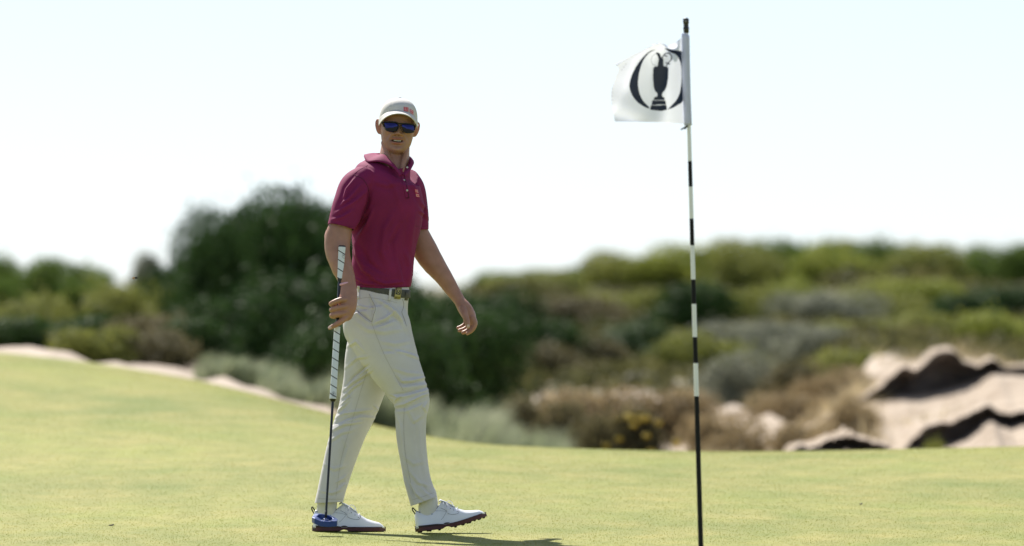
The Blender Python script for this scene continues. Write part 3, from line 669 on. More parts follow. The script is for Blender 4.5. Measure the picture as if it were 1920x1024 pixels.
# veins and tendons on the forearms, then colour tint: lips, stubble, redder ears, shade painted into mouth gap and nostrils
arm = smooth(430, 470, to_px(co)[:, 1]); co += no * (0.0011 * vnoise(co, 70, 11, 2) * arm)[:, None]; set_co(me, co)
loc = np.stack([co[:, 0] - HEADC[0], -(co[:, 1] - HEADC[1]), (co[:, 2] - HEADC[2])], 1)
pz = loc[:, 2] - .11; x_ = loc[:, 0] * math.cos(-ROLL) - pz * math.sin(-ROLL); z_ = (loc[:, 0] * math.sin(-ROLL) + pz * math.cos(-ROLL) + .11) / SCZ; f_ = loc[:, 1]
tint = np.ones((len(co), 3))
def wash(w, c):
    global tint
    tint = tint * (1 - w[:, None]) + np.array(c) * w[:, None]
fr_ = smooth(0.03, 0.06, f_)
wash(0.55 * fr_ * np.exp(-((z_ - .045) / .028) ** 2) * np.exp(-((np.abs(x_)) / .05) ** 4), (0.70, 0.74, 0.80))
wash(0.7 * fr_ * (np.exp(-((z_ - .068) / .004) ** 2) + np.exp(-((z_ - .0475) / .005) ** 2)) * np.exp(-(x_ / .024) ** 4), (1.1, 0.62, 0.62))
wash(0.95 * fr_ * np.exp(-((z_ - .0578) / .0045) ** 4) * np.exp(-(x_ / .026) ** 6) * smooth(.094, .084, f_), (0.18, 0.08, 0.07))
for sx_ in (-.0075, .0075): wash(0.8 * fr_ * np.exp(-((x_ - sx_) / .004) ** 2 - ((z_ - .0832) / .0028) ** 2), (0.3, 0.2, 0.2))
wash(0.5 * smooth(.068, .078, np.abs(x_)) * np.exp(-((z_ - .118) / .035) ** 4) * (np.abs(f_) < .06), (1.2, 0.72, 0.66))
at = me.attributes.new('tint', 'FLOAT_COLOR', 'POINT'); at.data.foreach_set('color', np.concatenate([tint, np.ones((len(co), 1))], 1).astype(np.float32).ravel())
body = part_me('body', me, SKIN)
# teeth, nails, wristband
tv = []
for i in range(7):
    xx = (i - 3) * .0044; v, f = box((xx, .083 - 9 * xx * xx, .0595 + 6 * xx * xx), (.0041, .005, .0062)); tv.append((head_to_world(np.array(v)), f))
for i, t in enumerate(tv): part('tooth', *t, mat('tooth', (0.72, 0.66, 0.56), 0.3) if i == 0 else bpy.data.materials['tooth'], body)
bb = bvh_of(body)
NAIL = mat('nail', (0.62, 0.45, 0.42), 0.25)
nail = lambda cx, cy, r, a: patch(bb, lambda u, v: (cx + r * (u - .5) * math.cos(a) - 1.35 * r * (v - .5) * math.sin(a), cy + r * (u - .5) * math.sin(a) + 1.35 * r * (v - .5) * math.cos(a)), 0.0006, 4)
part('nail', *nail(877.8, 612, 5.0, -0.1), NAIL, body)
part('nail', *nail(618.5, 614.5, 4.6, 1.1), NAIL, body)
t = np.linspace(0, 2 * math.pi, 25)[:-1]
def ring_band(c, n, ru, rv, r, seg=10):
    n = np.array(n, float); n /= np.linalg.norm(n); u = np.cross(n, [0, 1, 0]); u /= np.linalg.norm(u); v = np.cross(n, u)
    R = []
    for a in np.linspace(0, 2 * math.pi, 40, endpoint=False):
        d = math.cos(a) * u * ru + math.sin(a) * v * rv; dn = d / np.linalg.norm(d)
        R.append([c + d + r * (math.cos(b) * dn + 1.9 * math.sin(b) * n) for b in np.linspace(0, 2 * math.pi, seg, endpoint=False)])
    R.append(R[0]); return ring_mesh(R, cap=False)
part('wristband', *ring_band(P(649.5, 533, -.279), (0.2, -.2, -1), 14.8 / 444, 11.5 / 444, .0026), mat('pink_band', (0.75, 0.42, 0.50), 0.5))

# ---- hair under the cap
hv = []
zz = np.linspace(.088, .19, 14); aa = np.linspace(1.62, 2 * math.pi - 1.62, 48)
H = []
for z in zz:
    f, b, w = (float(np.interp(z, _HZ, q)) for q in (_HF, _HB, _HW)); r = .0025 + .004 * min(1, (z - .088) / .03)
    H.append([((w + r) * math.sin(a), (-b + r) * math.cos(a) if math.cos(a) < 0 else (f + r) * math.cos(a), z + (0.02 if abs(math.cos(a)) < .35 else 0) * (1 - (z - .088) / .102)) for a in aa])
V, Fs = ring_mesh(H, cap=False, closed=False)
part('hair', head_to_world(np.array(V)), Fs, mat('grey_brown_hair', (0.09, 0.07, 0.055), 0.7, var=0.5, vscale=300))

# ---- cap: crown with raised front, curved peak, button, logos
CAPM = mat('stone_cotton', (0.62, 0.60, 0.57), 0.85, var=0.03, vscale=30, bump=0.1, bscale=800, spec=0.2)
CW, CD, CT = .0815, .102, .2530
def rim_z(f): return .142 + .048 * (f / CD)
def crown_pt(a, t):
    s, c = math.sin(a), math.cos(a); rx, rf = CW, CD
    k = (1 - t ** 2.35) ** (1 / 2.35) if t < 1 else 0
    f = rf * c * k; z0 = rim_z(rf * c)
    z = z0 + (CT - z0) * t + 0.004 * math.sin(math.pi * t) * max(0, c)
    groove = 1 - 0.008 * math.exp(-((((a + math.pi / 6 * 0) / (math.pi / 3)) % 1 - 0.5) / 0.02) ** 2) * (1 if t < .97 else 0)
    return (rx * s * k * groove, f * groove, z)
R = [[crown_pt(a, t) for a in np.linspace(0, 2 * math.pi, 120, endpoint=False)] for t in np.linspace(0, .995, 44)]
V, Fs = ring_mesh(R, cap=False); top = len(V); V = list(V) + [np.array((0, 0, CT))]
n_ = 120; Fs += [(top - n_ + j, top - n_ + (j + 1) % n_, top) for j in range(n_)]
capo = part('cap', head_to_world(np.array(V)), Fs, CAPM)
so = capo.modifiers.new('thick', 'SOLIDIFY'); so.thickness = .0022; so.offset = -1
def brim_pt(s, t):
    a = s * 1.32; x0, f0 = (CW + .001) * math.sin(a), (CD + .001) * math.cos(a)
    ext = .068 * (math.cos(s * 1.45) ** 0.75) * t
    z = rim_z(f0) + .001 - .013 * t * (1 - .35 * s * s) - .020 * t * s * s - .002 * math.sin(math.pi * t)
    return (x0 * (1 - .02 * t), f0 + ext, z - .006 * abs(s) ** 3)
def sheet(fn, ns, nt):
    V = [fn(i / ns * 2 - 1, j / nt) for j in range(nt + 1) for i in range(ns + 1)]
    return V, [(j * (ns + 1) + i, j * (ns + 1) + i + 1, (j + 1) * (ns + 1) + i + 1, (j + 1) * (ns + 1) + i) for j in range(nt) for i in range(ns)]
V, Fs = sheet(brim_pt, 60, 14)
brim = part('brim', head_to_world(np.array(V)), Fs, CAPM, capo); so = brim.modifiers.new('thick', 'SOLIDIFY'); so.thickness = .0035; so.offset = -1
V, Fs = ellipsoid((0, -.0, CT + .001), (.007, .007, .0035), 12, 6); part('button', head_to_world(np.array(V)), Fs, CAPM, capo)
V, Fs = merge([tube_pts(head_to_world(np.array([brim_pt(s, tt) for s in np.linspace(-.96, .96, 40)])) + (0, 0, .0003), .0006, 5, 80) for tt in (0.02,)])
part('seam', V, Fs, mat('cap_seam', (0.22, 0.20, 0.17), 0.9), capo)
RED = mat('logo_red', (0.62, 0.03, 0.06), 0.6); WHITE = mat('logo_white', (0.85, 0.82, 0.80), 0.6)
cb = bvh_of(capo)
def quadframe(tl, tr, bl): return lambda u, v: (tl[0] + (tr[0] - tl[0]) * u + (bl[0] - tl[0]) * v, tl[1] + (tr[1] - tl[1]) * u + (bl[1] - tl[1]) * v)
KATA = [[(.14, .14), (.42, .14), (.40, .38)], [(.08, .42), (.48, .42)], [(.60, .18), (.90, .18)], [(.56, .40), (.94, .40)],
        [(.22, .56), (.12, .74)], [(.22, .60), (.44, .60), (.38, .78), (.16, .92)], [(.60, .60), (.92, .60), (.92, .90), (.60, .90), (.60, .60)]]
LATN = [[(.08, .12), (.08, .36), (.14, .44), (.24, .44), (.30, .36), (.30, .12)], [(.40, .44), (.40, .12), (.66, .44), (.66, .12)], [(.84, .12), (.84, .44)],
        [(.10, .60), (.28, .60), (.34, .74), (.26, .88), (.10, .88), (.05, .74), (.10, .60)], [(.24, .80), (.34, .94)], [(.44, .58), (.44, .88), (.62, .88)], [(.74, .60), (.90, .60), (.95, .74), (.90, .88), (.74, .88), (.69, .74), (.74, .60)]]
for fr2, gl in ((quadframe((757, 200.2), (765.8, 201.8), (757.2, 208.2)), KATA), (quadframe((768.2, 204.2), (775.2, 208), (768.4, 211.6)), LATN)):
    LGP = capo; part('logo', *patch(cb, fr2, .0014), RED, capo); part('lettering', *strokes(cb, gl, fr2, .00048, .0019), WHITE, LGP)

# ---- sunglasses
BLK = mat('black_frame', (0.005, 0.005, 0.006), 0.3)
LENS = mat('mirrored_lens', (0.03, 0.032, 0.115), 0.06, metallic=1.0)
def lens_depth(px): return HEADC[1] - (.118 - 7.5 * ((px - 746) / 444) ** 2)
def L2px(a): return [(660 + x / 5.689, 160 + y / 5.689) for x, y in a]
def lens(poly):
    poly = np.array(poly); c = poly.mean(0); d = catmull(np.vstack([poly, poly[:1]]), 60)[:-1]; rings = []
    for k in (1.0, .8, .6, .4, .2): rings.append([P(q[0], q[1], lens_depth(q[0]) - .0035 * (1 - k * k) ) for q in c + (d - c) * k])
    V, Fs = ring_mesh(rings, cap=False); n = len(d); V.append(P(c[0], c[1], lens_depth(c[0]) - .0035)); t = len(V) - 1
    return V, Fs + [(4 * n + j, 4 * n + (j + 1) % n, t) for j in range(n)]
GL = empty('sunglasses', tuple(P(746, 238, -.1))); adopt(PERSON, GL); bpy.context.view_layer.update()
LL = L2px([(338, 398), (400, 396), (468, 400), (494, 428), (474, 484), (432, 500), (368, 486), (346, 450)])
RL = L2px([(530, 414), (590, 414), (650, 424), (668, 448), (662, 500), (604, 512), (556, 500), (528, 446)])
for q in (LL, RL):
    o = part('lens', *lens(q), LENS, GL); s_ = o.modifiers.new('t', 'SOLIDIFY'); s_.thickness = .0015
def spec_line(pts, r): return tube_pts(np.array([P(q[0], q[1], lens_depth(q[0]) - .002) for q in L2px(pts)]), r, 8)
part('frame', *merge([spec_line([(318, 402), (336, 392), (400, 390), (468, 394), (500, 408), (530, 408), (590, 408), (652, 418), (680, 436)], .0026),
                      spec_line([(486, 408), (500, 440), (484, 478), (470, 490)], .0018), spec_line([(524, 416), (516, 446), (536, 488), (552, 500)], .0018),
                      spec_line([(318, 402), (332, 420), (340, 445)], .0024), spec_line([(680, 436), (672, 450), (668, 480)], .0022)]), BLK, GL)
for sg, q in ((-1, (716.5, 231)), (1, (779, 236.5))):
    a = P(q[0], q[1], lens_depth(q[0])); b_ = head_to_world(np.array([(sg * .0765, -.012, .135)]))[0]
    part('temple', *tube_pts(np.array([a, (a + b_) / 2 + (sg * .003, 0, 0), b_]), .0028, 8), BLK, GL)

# ---- polo shirt
tor = limb([(737, 300, .01, 32, 30), (734, 312, 0, 38, 40), (728, 324, 0, 52, 58), (723, 338, 0, 64, 68), (722, 360, 0, 68, 70), (724.5, 390, 0, 70.5, 68), (724, 420, 0, 66.5, 64),
            (720, 455, 0, 61, 60), (717.5, 490, 0, 58.5, 57), (717.5, 515, 0, 57, 56), (718, 532, 0, 53.5, 53), (718, 548, 0, 49, 49), (718, 566, 0, 47, 47)], seg=48, pw=2.25, round_ends=False)
slv_r = limb([(686, 338, -.07, 30, 40), (668, 354, -.105, 33, 36), (654, 380, -.14, 29, 33), (645, 405, -.16, 26.5, 31), (638.5, 427, -.172, 24.8, 29), (633, 450, -.18, 24.5, 28)], seg=36, round_ends=False)
slv_l = limb([(760, 338, .07, 26, 36), (770, 356, .10, 27, 34), (776, 385, .125, 25.5, 31), (779, 410, .138, 24.5, 29), (780, 432, .142, 23.5, 28), (782, 452, .145, 23, 27)], seg=36, round_ends=False)
pec = [ellipsoid(P(764, 378, -.055), (.050, .07, .06)), ellipsoid(P(728, 378, -.085), (.058, .06, .06))]
me = remeshed([tor, slv_r, slv_l] + pec, 0.005, 5, 0.5)
folds(me, [
    ([(668, 332), (650, 355), (642, 385)], 3.5, 2.2), ([(676, 345), (655, 372), (636, 388)], 3.5, 2.6), ([(690, 355), (668, 375), (630, 400)], 3.5, 2.2), ([(660, 395), (640, 408), (622, 412)], 3, 2.0),
    ([(694, 350), (690, 380), (672, 425)], 4, -3.2), ([(690, 400), (672, 425), (664, 440)], 5, -4.0), ([(700, 390), (688, 420), (672, 445)], 4, 2.2),
    ([(738, 400), (722, 430), (716, 470), (728, 500)], 7, 2.6), ([(752, 420), (735, 455), (738, 492)], 5, -2.0), ([(778, 400), (770, 440), (768, 480)], 6, 2.0),
    ([(664, 450), (672, 480), (690, 512)], 5, 2.6), ([(662, 470), (680, 505), (712, 526)], 4.5, 2.6), ([(676, 460), (690, 492), (722, 515)], 5, -2.0), ([(690, 520), (722, 532), (758, 528)], 3.5, 2.6), ([(664, 520), (684, 531), (705, 534)], 3, 2.2),
    ([(760, 470), (768, 500), (766, 532)], 4, 2.0), ([(748, 480), (756, 510), (760, 534)], 4, -1.6), ([(700, 340), (728, 348), (748, 340)], 5, 1.2), ([(770, 340), (782, 362), (788, 380)], 4, 1.6),
    ([(789, 378), (797, 390), (800, 405)], 3, 1.8), ([(786, 395), (796, 402), (802, 412)], 3, 1.8), ([(722, 330), (740, 350), (752, 390)], 5, 1.2)], wave=.0012, wscale=22, seed=3, gain=2.3)
cut(me, P(638.5, 426, -.17), np.array([-.24, -.12, -.96]), P(634, 438, -.175), 0.10)
cut(me, P(781, 431, .142), np.array([.05, 0, -1]), P(782, 445, .143), 0.085)
cut(me, P(718, 540.5, 0), np.array([0.05, 0, -1]), P(718, 560, 0), 0.21)
cut(me, P(738, 302, 0), np.array([.08, -.33, .94]), P(740, 290, 0.0), 0.115)
shirt = part_me('polo_shirt', me, SHIRT)
so = shirt.modifiers.new('cloth', 'SOLIDIFY'); so.thickness = .0025; so.offset = -1
sb = bvh_of(shirt)
# collar leaves
def leaf_strip(inner, outer, name='collar'):
    A, B = catmull([P(*q) for q in inner], 30), catmull([P(*q) for q in outer], 30); rows = []
    for t in np.linspace(0, 1, 7): rows.append(A * (1 - t) + B * t + np.array([0, -.006, .004]) * math.sin(math.pi * t))
    V, Fs = ring_mesh(rows, cap=False, closed=False); o = part(name, V, Fs, SHIRT, shirt); s_ = o.modifiers.new('t', 'SOLIDIFY'); s_.thickness = .0022; s_.offset = 0; return o
leaf_strip([(753.5, 327, -.128), (744, 314, -.108), (733, 302, -.09), (720.5, 290.5, -.062), (712, 290, -.02), (711, 289, .04), (738, 286, .085), (764, 292, .06)],
           [(750, 332, -.146), (741, 318, -.138), (726, 307.5, -.128), (707, 303, -.112), (688, 303, -.07), (686, 289, .03), (738, 300, .125), (776, 304, .08)])
leaf_strip([(766, 293, .05), (768.5, 299, .0), (767, 309, -.05), (762, 318, -.088), (756, 327, -.122)],
           [(775, 301, .05), (776, 306, .0), (773, 313, -.07), (768, 322, -.11), (760, 332, -.142)])
# neckband of the opening
part('neckband', *merge([tube_pts(np.array([P(*q) for q in [(713, 294, .02), (720, 299, -.05), (735, 311, -.095), (753, 328, -.132)]]), .003, 8), tube_pts(np.array([P(*q) for q in [(768, 300, 0), (764, 316, -.08), (755, 328, -.13)]]), .003, 8)]), SHIRT, shirt)
fr2 = lambda u, v: (751.5 + v * 9.5 + u * 6.5, 327 + v * 45 - u * 1.0)
pl = part('placket', *patch(sb, fr2, .0022, 14), SHIRT, shirt); s_ = pl.modifiers.new('t', 'SOLIDIFY'); s_.thickness = .0022; s_.offset = -1
for sm_ in (seam(sb, [(757.5, 327), (763, 350), (767, 371)], .0016, .003), seam(sb, [(761, 372), (767, 371)], .001, .003), seam(sb, [(664, 328), (680, 336), (690, 352), (692, 372), (684, 398), (672, 422)], .0011), seam(sb, [(617, 414), (640, 423), (664, 425)], .0006), seam(sb, [(690, 310), (672, 320), (660, 330)], .0007),
                     seam(sb, [(779, 424), (792, 425), (802, 423)], .0006), seam(sb, [(668, 533), (700, 536), (740, 537), (766, 537)], .0006)):
    if len(sm_[0]): part('seam', *sm_, SEAMS, shirt)
BTN = mat('button', (0.55, 0.5, 0.5), 0.3)
for q in ((757.5, 338), (763.3, 357)):
    p = drape(sb, *q, .004); part('button', *ellipsoid(p, (.0048, .002, .0048), 12, 6), BTN, shirt)
p = P(763.5, 314, -.103); part('button', *ellipsoid(p, (.0048, .002, .0048), 12, 6), BTN, shirt)
for fr2, gl in ((quadframe((777.5, 354.5), (783.6, 355.6), (778.8, 361.2)), KATA), (quadframe((779.2, 362.4), (785.6, 363.6), (780.4, 369.0)), LATN)):
    LGP = shirt; part('logo', *patch(sb, fr2, .0014), RED, shirt); part('lettering', *strokes(sb, gl, fr2, .00042, .0018), WHITE, LGP)

# ---- trousers
pel = limb([(718, 532, 0, 49, 48), (717.5, 545, 0, 50, 50), (713, 565, 0, 53.5, 55), (707, 590, 0, 60, 58), (705, 612, 0, 62, 58), (708, 632, 0, 56, 56), (712, 650, 0, 46, 52)], seg=44, pw=2.3, round_ends=False)
leg_n = limb([(702, 585, -.04, 58, 44), (710, 615, -.055, 60, 44), (720, 645, -.065, 57, 42), (738, 683, -.075, 49.5, 40), (757, 718, -.08, 41, 35), (771, 750, -.085, 34.5, 32), (770, 782, -.085, 29.5, 30),
              (771, 820, -.083, 27.5, 29), (776, 860, -.082, 25.8, 28), (783, 900, -.081, 25.2, 27), (794, 936, -.08, 26.5, 26), (802, 962, -.08, 27, 26)], seg=40, round_ends=False, n=70)
leg_f = limb([(716, 590, .05, 50, 44), (706, 630, .06, 52, 44), (694, 675, .07, 48, 41), (685, 718, .078, 42, 37), (671, 768, .08, 36.5, 33), (656, 805, .08, 33, 31), (644, 840, .08, 31, 30), (633, 878, .08, 28.5, 29),
              (624, 912, .08, 26.5, 28), (617, 942, .08, 25.8, 27), (611, 968, .08, 26, 27)], seg=40, round_ends=False, n=66)
me = remeshed([pel, leg_n, leg_f], 0.0036, 4, 0.5)
folds(me, [
    # hip and crotch
    ([(705, 560), (730, 575), (752, 600), (763, 622)], 4, 3.0), ([(718, 562), (742, 580), (760, 604)], 3, -2.4), ([(700, 606), (722, 598), (738, 585), (752, 600)], 3.2, 3.4), ([(698, 612), (720, 606), (742, 596)], 3.2, -2.6),
    ([(664, 578), (682, 592), (697, 604)], 2.6, -3.2), ([(668, 572), (685, 577), (703, 577)], 2.6, 2.2), ([(693, 552), (704, 578), (697, 606)], 2.2, 3.0), ([(664, 600), (690, 618), (720, 622), (760, 616)], 5, 1.6),
    ([(712, 640), (740, 645), (772, 640)], 4, 1.5), ([(715, 660), (748, 656), (782, 664)], 3.5, -2.2), ([(728, 655), (758, 660), (786, 672)], 3, 2.2), ([(736, 690), (765, 700), (798, 702)], 4, 1.6),
    # near knee and behind it
    ([(744, 700), (752, 715), (772, 714), (804, 706)], 3.0, 2.8), ([(742, 706), (756, 722), (800, 716)], 3.2, -3.0), ([(733, 742), (760, 738), (796, 728), (804, 724)], 3.2, -4.2), ([(732, 740), (748, 744), (740, 752)], 2.6, 3.6),
    ([(738, 762), (758, 758), (790, 742), (804, 738)], 3.0, 3.4), ([(738, 768), (762, 766), (800, 750)], 3.2, -2.6), ([(744, 778), (752, 800), (755, 830)], 3.0, 2.0), ([(764, 765), (776, 790), (794, 778)], 3.5, 1.8), ([(800, 755), (794, 764), (799, 772)], 2.4, 2.8),
    ([(752, 800), (757, 840), (762, 890)], 3, 1.6), ([(785, 790), (790, 850), (800, 900)], 4, 1.4), ([(765, 880), (785, 905), (806, 912)], 3.5, 2.0), ([(766, 900), (780, 925), (795, 938)], 3.5, 3.0), ([(760, 890), (772, 920), (780, 944)], 3.2, -2.4), ([(790, 905), (800, 920), (812, 928)], 3, -2.2), ([(752, 850), (775, 870), (798, 865)], 4, 1.2),
    # far leg
    ([(652, 650), (668, 640), (684, 660)], 3.2, 2.2), ([(648, 690), (668, 672), (690, 668)], 3.0, 2.0), ([(648, 724), (662, 708), (692, 684)], 2.6, -4.0), ([(646, 732), (664, 716), (698, 694)], 2.8, 3.0), ([(643, 746), (662, 726), (682, 714)], 2.6, 2.8),
    ([(640, 760), (654, 746), (650, 738)], 2.2, 3.0), ([(634, 772), (648, 758), (656, 748)], 2.4, 3.2), ([(630, 784), (644, 776), (668, 772), (704, 768)], 2.8, 2.4), ([(626, 796), (648, 786), (676, 778), (706, 780)], 2.8, -3.4), ([(622, 808), (645, 796), (682, 790)], 2.8, 3.0), ([(700, 760), (708, 768), (702, 774)], 2.2, 3.0),
    ([(616, 830), (640, 812), (664, 806)], 3.0, 2.0), ([(640, 815), (652, 840), (640, 880)], 4, 1.4), ([(630, 905), (645, 896), (652, 888)], 2.6, 2.4), ([(634, 914), (643, 906), (650, 904)], 2.4, -2.6), ([(600, 920), (622, 925), (645, 916)], 3, 1.6), ([(608, 870), (626, 880), (652, 872)], 3.5, 1.4)], wave=.0014, wscale=20, seed=5, gain=1.5)
cut(me, P(795, 940, -.08), np.array([.36, 0, -1.0]) / 1.06, P(800, 958, -.08), 0.085)
cut(me, P(617.5, 942, .08), np.array([.04, 0, -1.0]), P(614, 962, .08), 0.085)
cut(me, P(718, 540, 0), np.array([-.03, 0, 1]), P(718, 530, 0), 0.16)
pants = part_me('trousers', me, PANT)
so = pants.modifiers.new('cloth', 'SOLIDIFY'); so.thickness = .002; so.offset = -1
tb = bvh_of(pants)
for ln, r in (([(692, 551), (697, 562), (704, 577), (700, 592), (697, 604)], .0011), ([(662, 574), (680, 592), (697, 604)], .0010), ([(754.5, 561), (757, 569), (756, 578), (753.5, 586), (758, 598), (762, 612)], .0013),
              ([(697, 606), (706, 630), (722, 668), (742, 706), (756, 732)], .0005), ([(758, 764), (757, 800), (760, 850), (770, 905)], .0006), ([(690, 690), (676, 735), (660, 790), (640, 860), (630, 930)], .0005),
              ([(770, 938), (794, 931), (817, 922)], .0005), ([(593, 934), (617, 936), (643, 936)], .0005), ([(675, 560), (690, 558), (720, 562), (745, 568)], .0005)):
    part('seam', *seam(tb, ln, r), SEAM_CREASE, pants)  # pocket fold and calf crease are shaded in as dark lines among the seams
# waistband opening is closed by the belt
BELT = mat('grey_webbing', (0.075, 0.075, 0.062), 0.7, var=0.2, vscale=90, bump=0.3, bscale=700)
def band(cpx, cpy, y, ru, rv, hh, th, tilt=0.0, pw=2.3, a0=0, a1=2 * math.pi, n=72):
    c = P(cpx, cpy, y); R = []
    A = np.linspace(a0, a1, n)
    for a in A:
        s, co_ = math.sin(a), math.cos(a); d = np.array([ru * np.sign(co_) * abs(co_) ** (2 / pw), rv * np.sign(s) * abs(s) ** (2 / pw), 0.0])
        d[2] = -tilt * d[0]; o = d * np.array([1, 1, 0]); o = o / np.linalg.norm(o)
        R.append([c + d + o * q * th + np.array([0, 0, w * hh]) for q, w in ((0, -1), (.8, -1), (1, -.85), (1, .85), (.8, 1), (0, 1))])
    return ring_mesh(R, cap=False)
belt = part('belt', *band(718, 548.5, 0, 49.6 / 444.4, 49.5 / 444.4, .0172, .0042, 0.06), BELT)
bb2 = bvh_of(belt)
def slab(bvh, cx, cy, w, h, ang, off, th, m, name, parent, n=4):
    f = lambda u, v: (cx + (u - .5) * w * math.cos(ang) - (v - .5) * h * math.sin(ang), cy + (u - .5) * w * math.sin(ang) + (v - .5) * h * math.cos(ang))
    o = part(name, *patch(bvh, f, off, n), m, parent); s_ = o.modifiers.new('t', 'SOLIDIFY'); s_.thickness = th; s_.offset = -1; return o, f
tbb = bvh_of(belt, pants)
bk, bfm = slab(tbb, 746.5, 549.8, 11.5, 22, .12, .0055, .004, mat('yellow_metal', (0.42, 0.36, 0.13), 0.4, metallic=0.5), 'buckle', belt)
BKB = mat('black_enamel', (0.012, 0.012, 0.012), 0.3)
plate = lambda u0, u1, v0, v1: (lambda u, v: bfm(u0 + (u1 - u0) * u, v0 + (v1 - v0) * v))
part('enamel', *patch(tbb, plate(.1, .9, .05, .62), .0062), BKB, belt); part('enamel', *patch(tbb, plate(.1, .9, .82, .97), .0062), BKB, belt)
ov = [[(.5 + .27 * math.cos(a), .33 + .2 * math.sin(a)) for a in np.linspace(0, 6.28, 14)], [(.5, .2), (.5, .46)], [(.42, .24), (.45, .36), (.55, .36), (.58, .24)]]
part('emblem', *strokes(tbb, ov, bfm, .0007, .0068), mat('yellow_print', (0.75, 0.66, 0.25), 0.4), belt)
for cx, cy, a in ((671.5, 549, .02), (731.5, 552, .10)): slab(tbb, cx, cy, 4.6, 23, a, .0045, .003, PANT, 'belt_loop', pants)
slab(tbb, 763, 555, 5.5, 17, .12, .006, .002, BELT, 'belt_keeper', belt)

# ---- shoes, in shoe space: x heel to toe, y out, z up, metres
LEATHER = mat('white_leather', (0.82, 0.84, 0.88), 0.35, var=0.02, vscale=30, bump=0.05, bscale=400, coat=0.1)
SOLE = mat('maroon_sole', (0.085, 0.022, 0.022), 0.55, var=0.15, vscale=60); WELT = mat('dark_welt', (0.03, 0.012, 0.012), 0.6)
LACE = mat('lace', (0.78, 0.78, 0.84), 0.8); TAB = mat('black_tab', (0.02, 0.02, 0.022), 0.6); SOCK = mat('cream_sock', (0.74, 0.72, 0.68), 0.9, bump=0.3, bscale=700)
STITCH = mat('shoe_seam', (0.16, 0.17, 0.2), 0.8); STEEL = mat('spike', (0.02, 0.03, 0.02), 0.5)
XS = np.array([0, .010, .03, .055, .085, .110, .128, .150, .175, .200, .230, .260, .285, .300, .308])
HT = np.array([.070, .094, .083, .076, .083, .105, .121, .108, .090, .074, .056, .046, .040, .028, .014])
HW = np.array([.010, .026, .032, .033, .033, .034, .035, .038, .042, .045, .046, .043, .034, .022, .008])
def shoe(name, label, xf):
    """xf maps shoe-space points to the world"""
    root = empty(name, tuple(xf(np.array([[.1, 0, 0.0]]))[0])); adopt(PERSON, root); bpy.context.view_layer.update()
    if label: root['label'] = label
    zb = .022; rings = []
    for x in np.linspace(0, .308, 62):
        h, w = float(np.interp(x, XS, HT)), float(np.interp(x, XS, HW)); ridge = np.clip((x - .10) / .05, 0, 1) * (1 - np.clip((x - .25) / .05, 0, 1))
        r = []
        for a in np.linspace(0, 2 * math.pi, 36, endpoint=False):
            c, s = math.cos(a), math.sin(a)
            yy = w * np.sign(c) * abs(c) ** .75; 
            if s >= 0: zz = zb + (h - zb) * (s ** (0.62 if x < .11 else 0.85)); yy *= 1 - (.35 + .15 * ridge) * (max(0, zz - zb) / .1) ** 1.1
            else: zz = zb + .008 * s; yy *= 1.0
            r.append((x, yy, zz))
        rings.append(r)
    V, Fs = ring_mesh(rings); up = part('upper', xf(np.array(V)), Fs, LEATHER, root)
    # sole and welt
    def slab_sole(z0, z1, grow, xs0=-.004, xs1=.312):
        R = []
        prof = [(0, z0), (.6, z0), (1, z0 + .003), (1, z1 - .001), (.97, z1), (0, z1)]
        for x in np.linspace(xs0, xs1, 60):
            w = float(np.interp(x, XS, HW)); e = min(x - xs0, xs1 - x); w = (w + grow) * min(1, math.sqrt(max(e, 0.0004) / .022)) if e < .022 else w + grow
            zz0 = z0 if (x < .118 or x > .15) else z0 + .007 * math.sin(math.pi * (x - .118) / .032) ** .5
            zt = z1 + (.006 * (1 - smooth(.08, .14, np.array(x))) if z1 > .015 else 0)
            R.append([(x, -w, zz0 + .002), (x, -w * .93, zz0), (x, w * .93, zz0), (x, w, zz0 + .002), (x, w, zt), (x, -w, zt)])
        return ring_mesh(R)
    V, Fs = slab_sole(.004, .0205, .004); sl = part('sole', xf(np.array(V)), Fs, SOLE, root, False)
    V, Fs = slab_sole(.0195, .0225, .0052); 
    wv = np.array(V); part('welt', xf(wv), Fs, WELT, root, False)
    for k in range(3):   # heel lifts
        z = .010 + k * .0055; pts = [(float(.055 - .0585 * math.cos(t)), .0372 * math.sin(t), z) for t in np.linspace(-1.15, 1.15, 24)]
        part('heel_layer', *tube_pts(xf(np.array(pts)), .0011, 6, 40), WELT, root)
    for x, y in [(.012, .012), (.02, -.018), (.05, .026), (.06, -.026), (.10, .022), (.10, -.022), (.17, .034), (.17, -.034), (.20, .038), (.205, -.03), (.225, .012), (.235, -.038), (.255, .034), (.275, -.024), (.28, .018), (.297, 0)]:
        V, Fs = ring_mesh([[(x + r * math.cos(a), y + r * math.sin(a), z) for a in np.linspace(0, 6.28, 8, endpoint=False)] for r, z in ((.0075, .005), (.006, .001), (.003, -.0015))])
        part('spike', xf(np.array(V)), Fs, STEEL, root, False)
    ub = BVHTree.FromPolygons([tuple(q) for q in V0(up)], [tuple(p.vertices) for p in up.data.polygons])
    def on(x, z, side=-1, off=.0008):
        """point on the camera-side of the upper at length x, height z"""
        o = xf(np.array([[x, side * .2, z]]))[0]; d = xf(np.array([[x, 0, z]]))[0] - o; h = ub.ray_cast(Vector(o), Vector(d).normalized())
        if h[0] is None: return None
        return np.array(h[0]) - d / np.linalg.norm(d) * off
    def seam2(pts, r, m, nm, parent=root):
        Q = [q for q in (on(x, z) for x, z in catmull(np.array(pts, float), 26)) if q is not None]
        if len(Q) > 2: part(nm, *tube_pts(np.array(Q), r, 6, len(Q)), m, parent)
    seam2([(.118, .092), (.142, .078), (.150, .064), (.170, .056), (.196, .054), (.204, .066), (.202, .074)], .0008, STITCH, 'stitching')
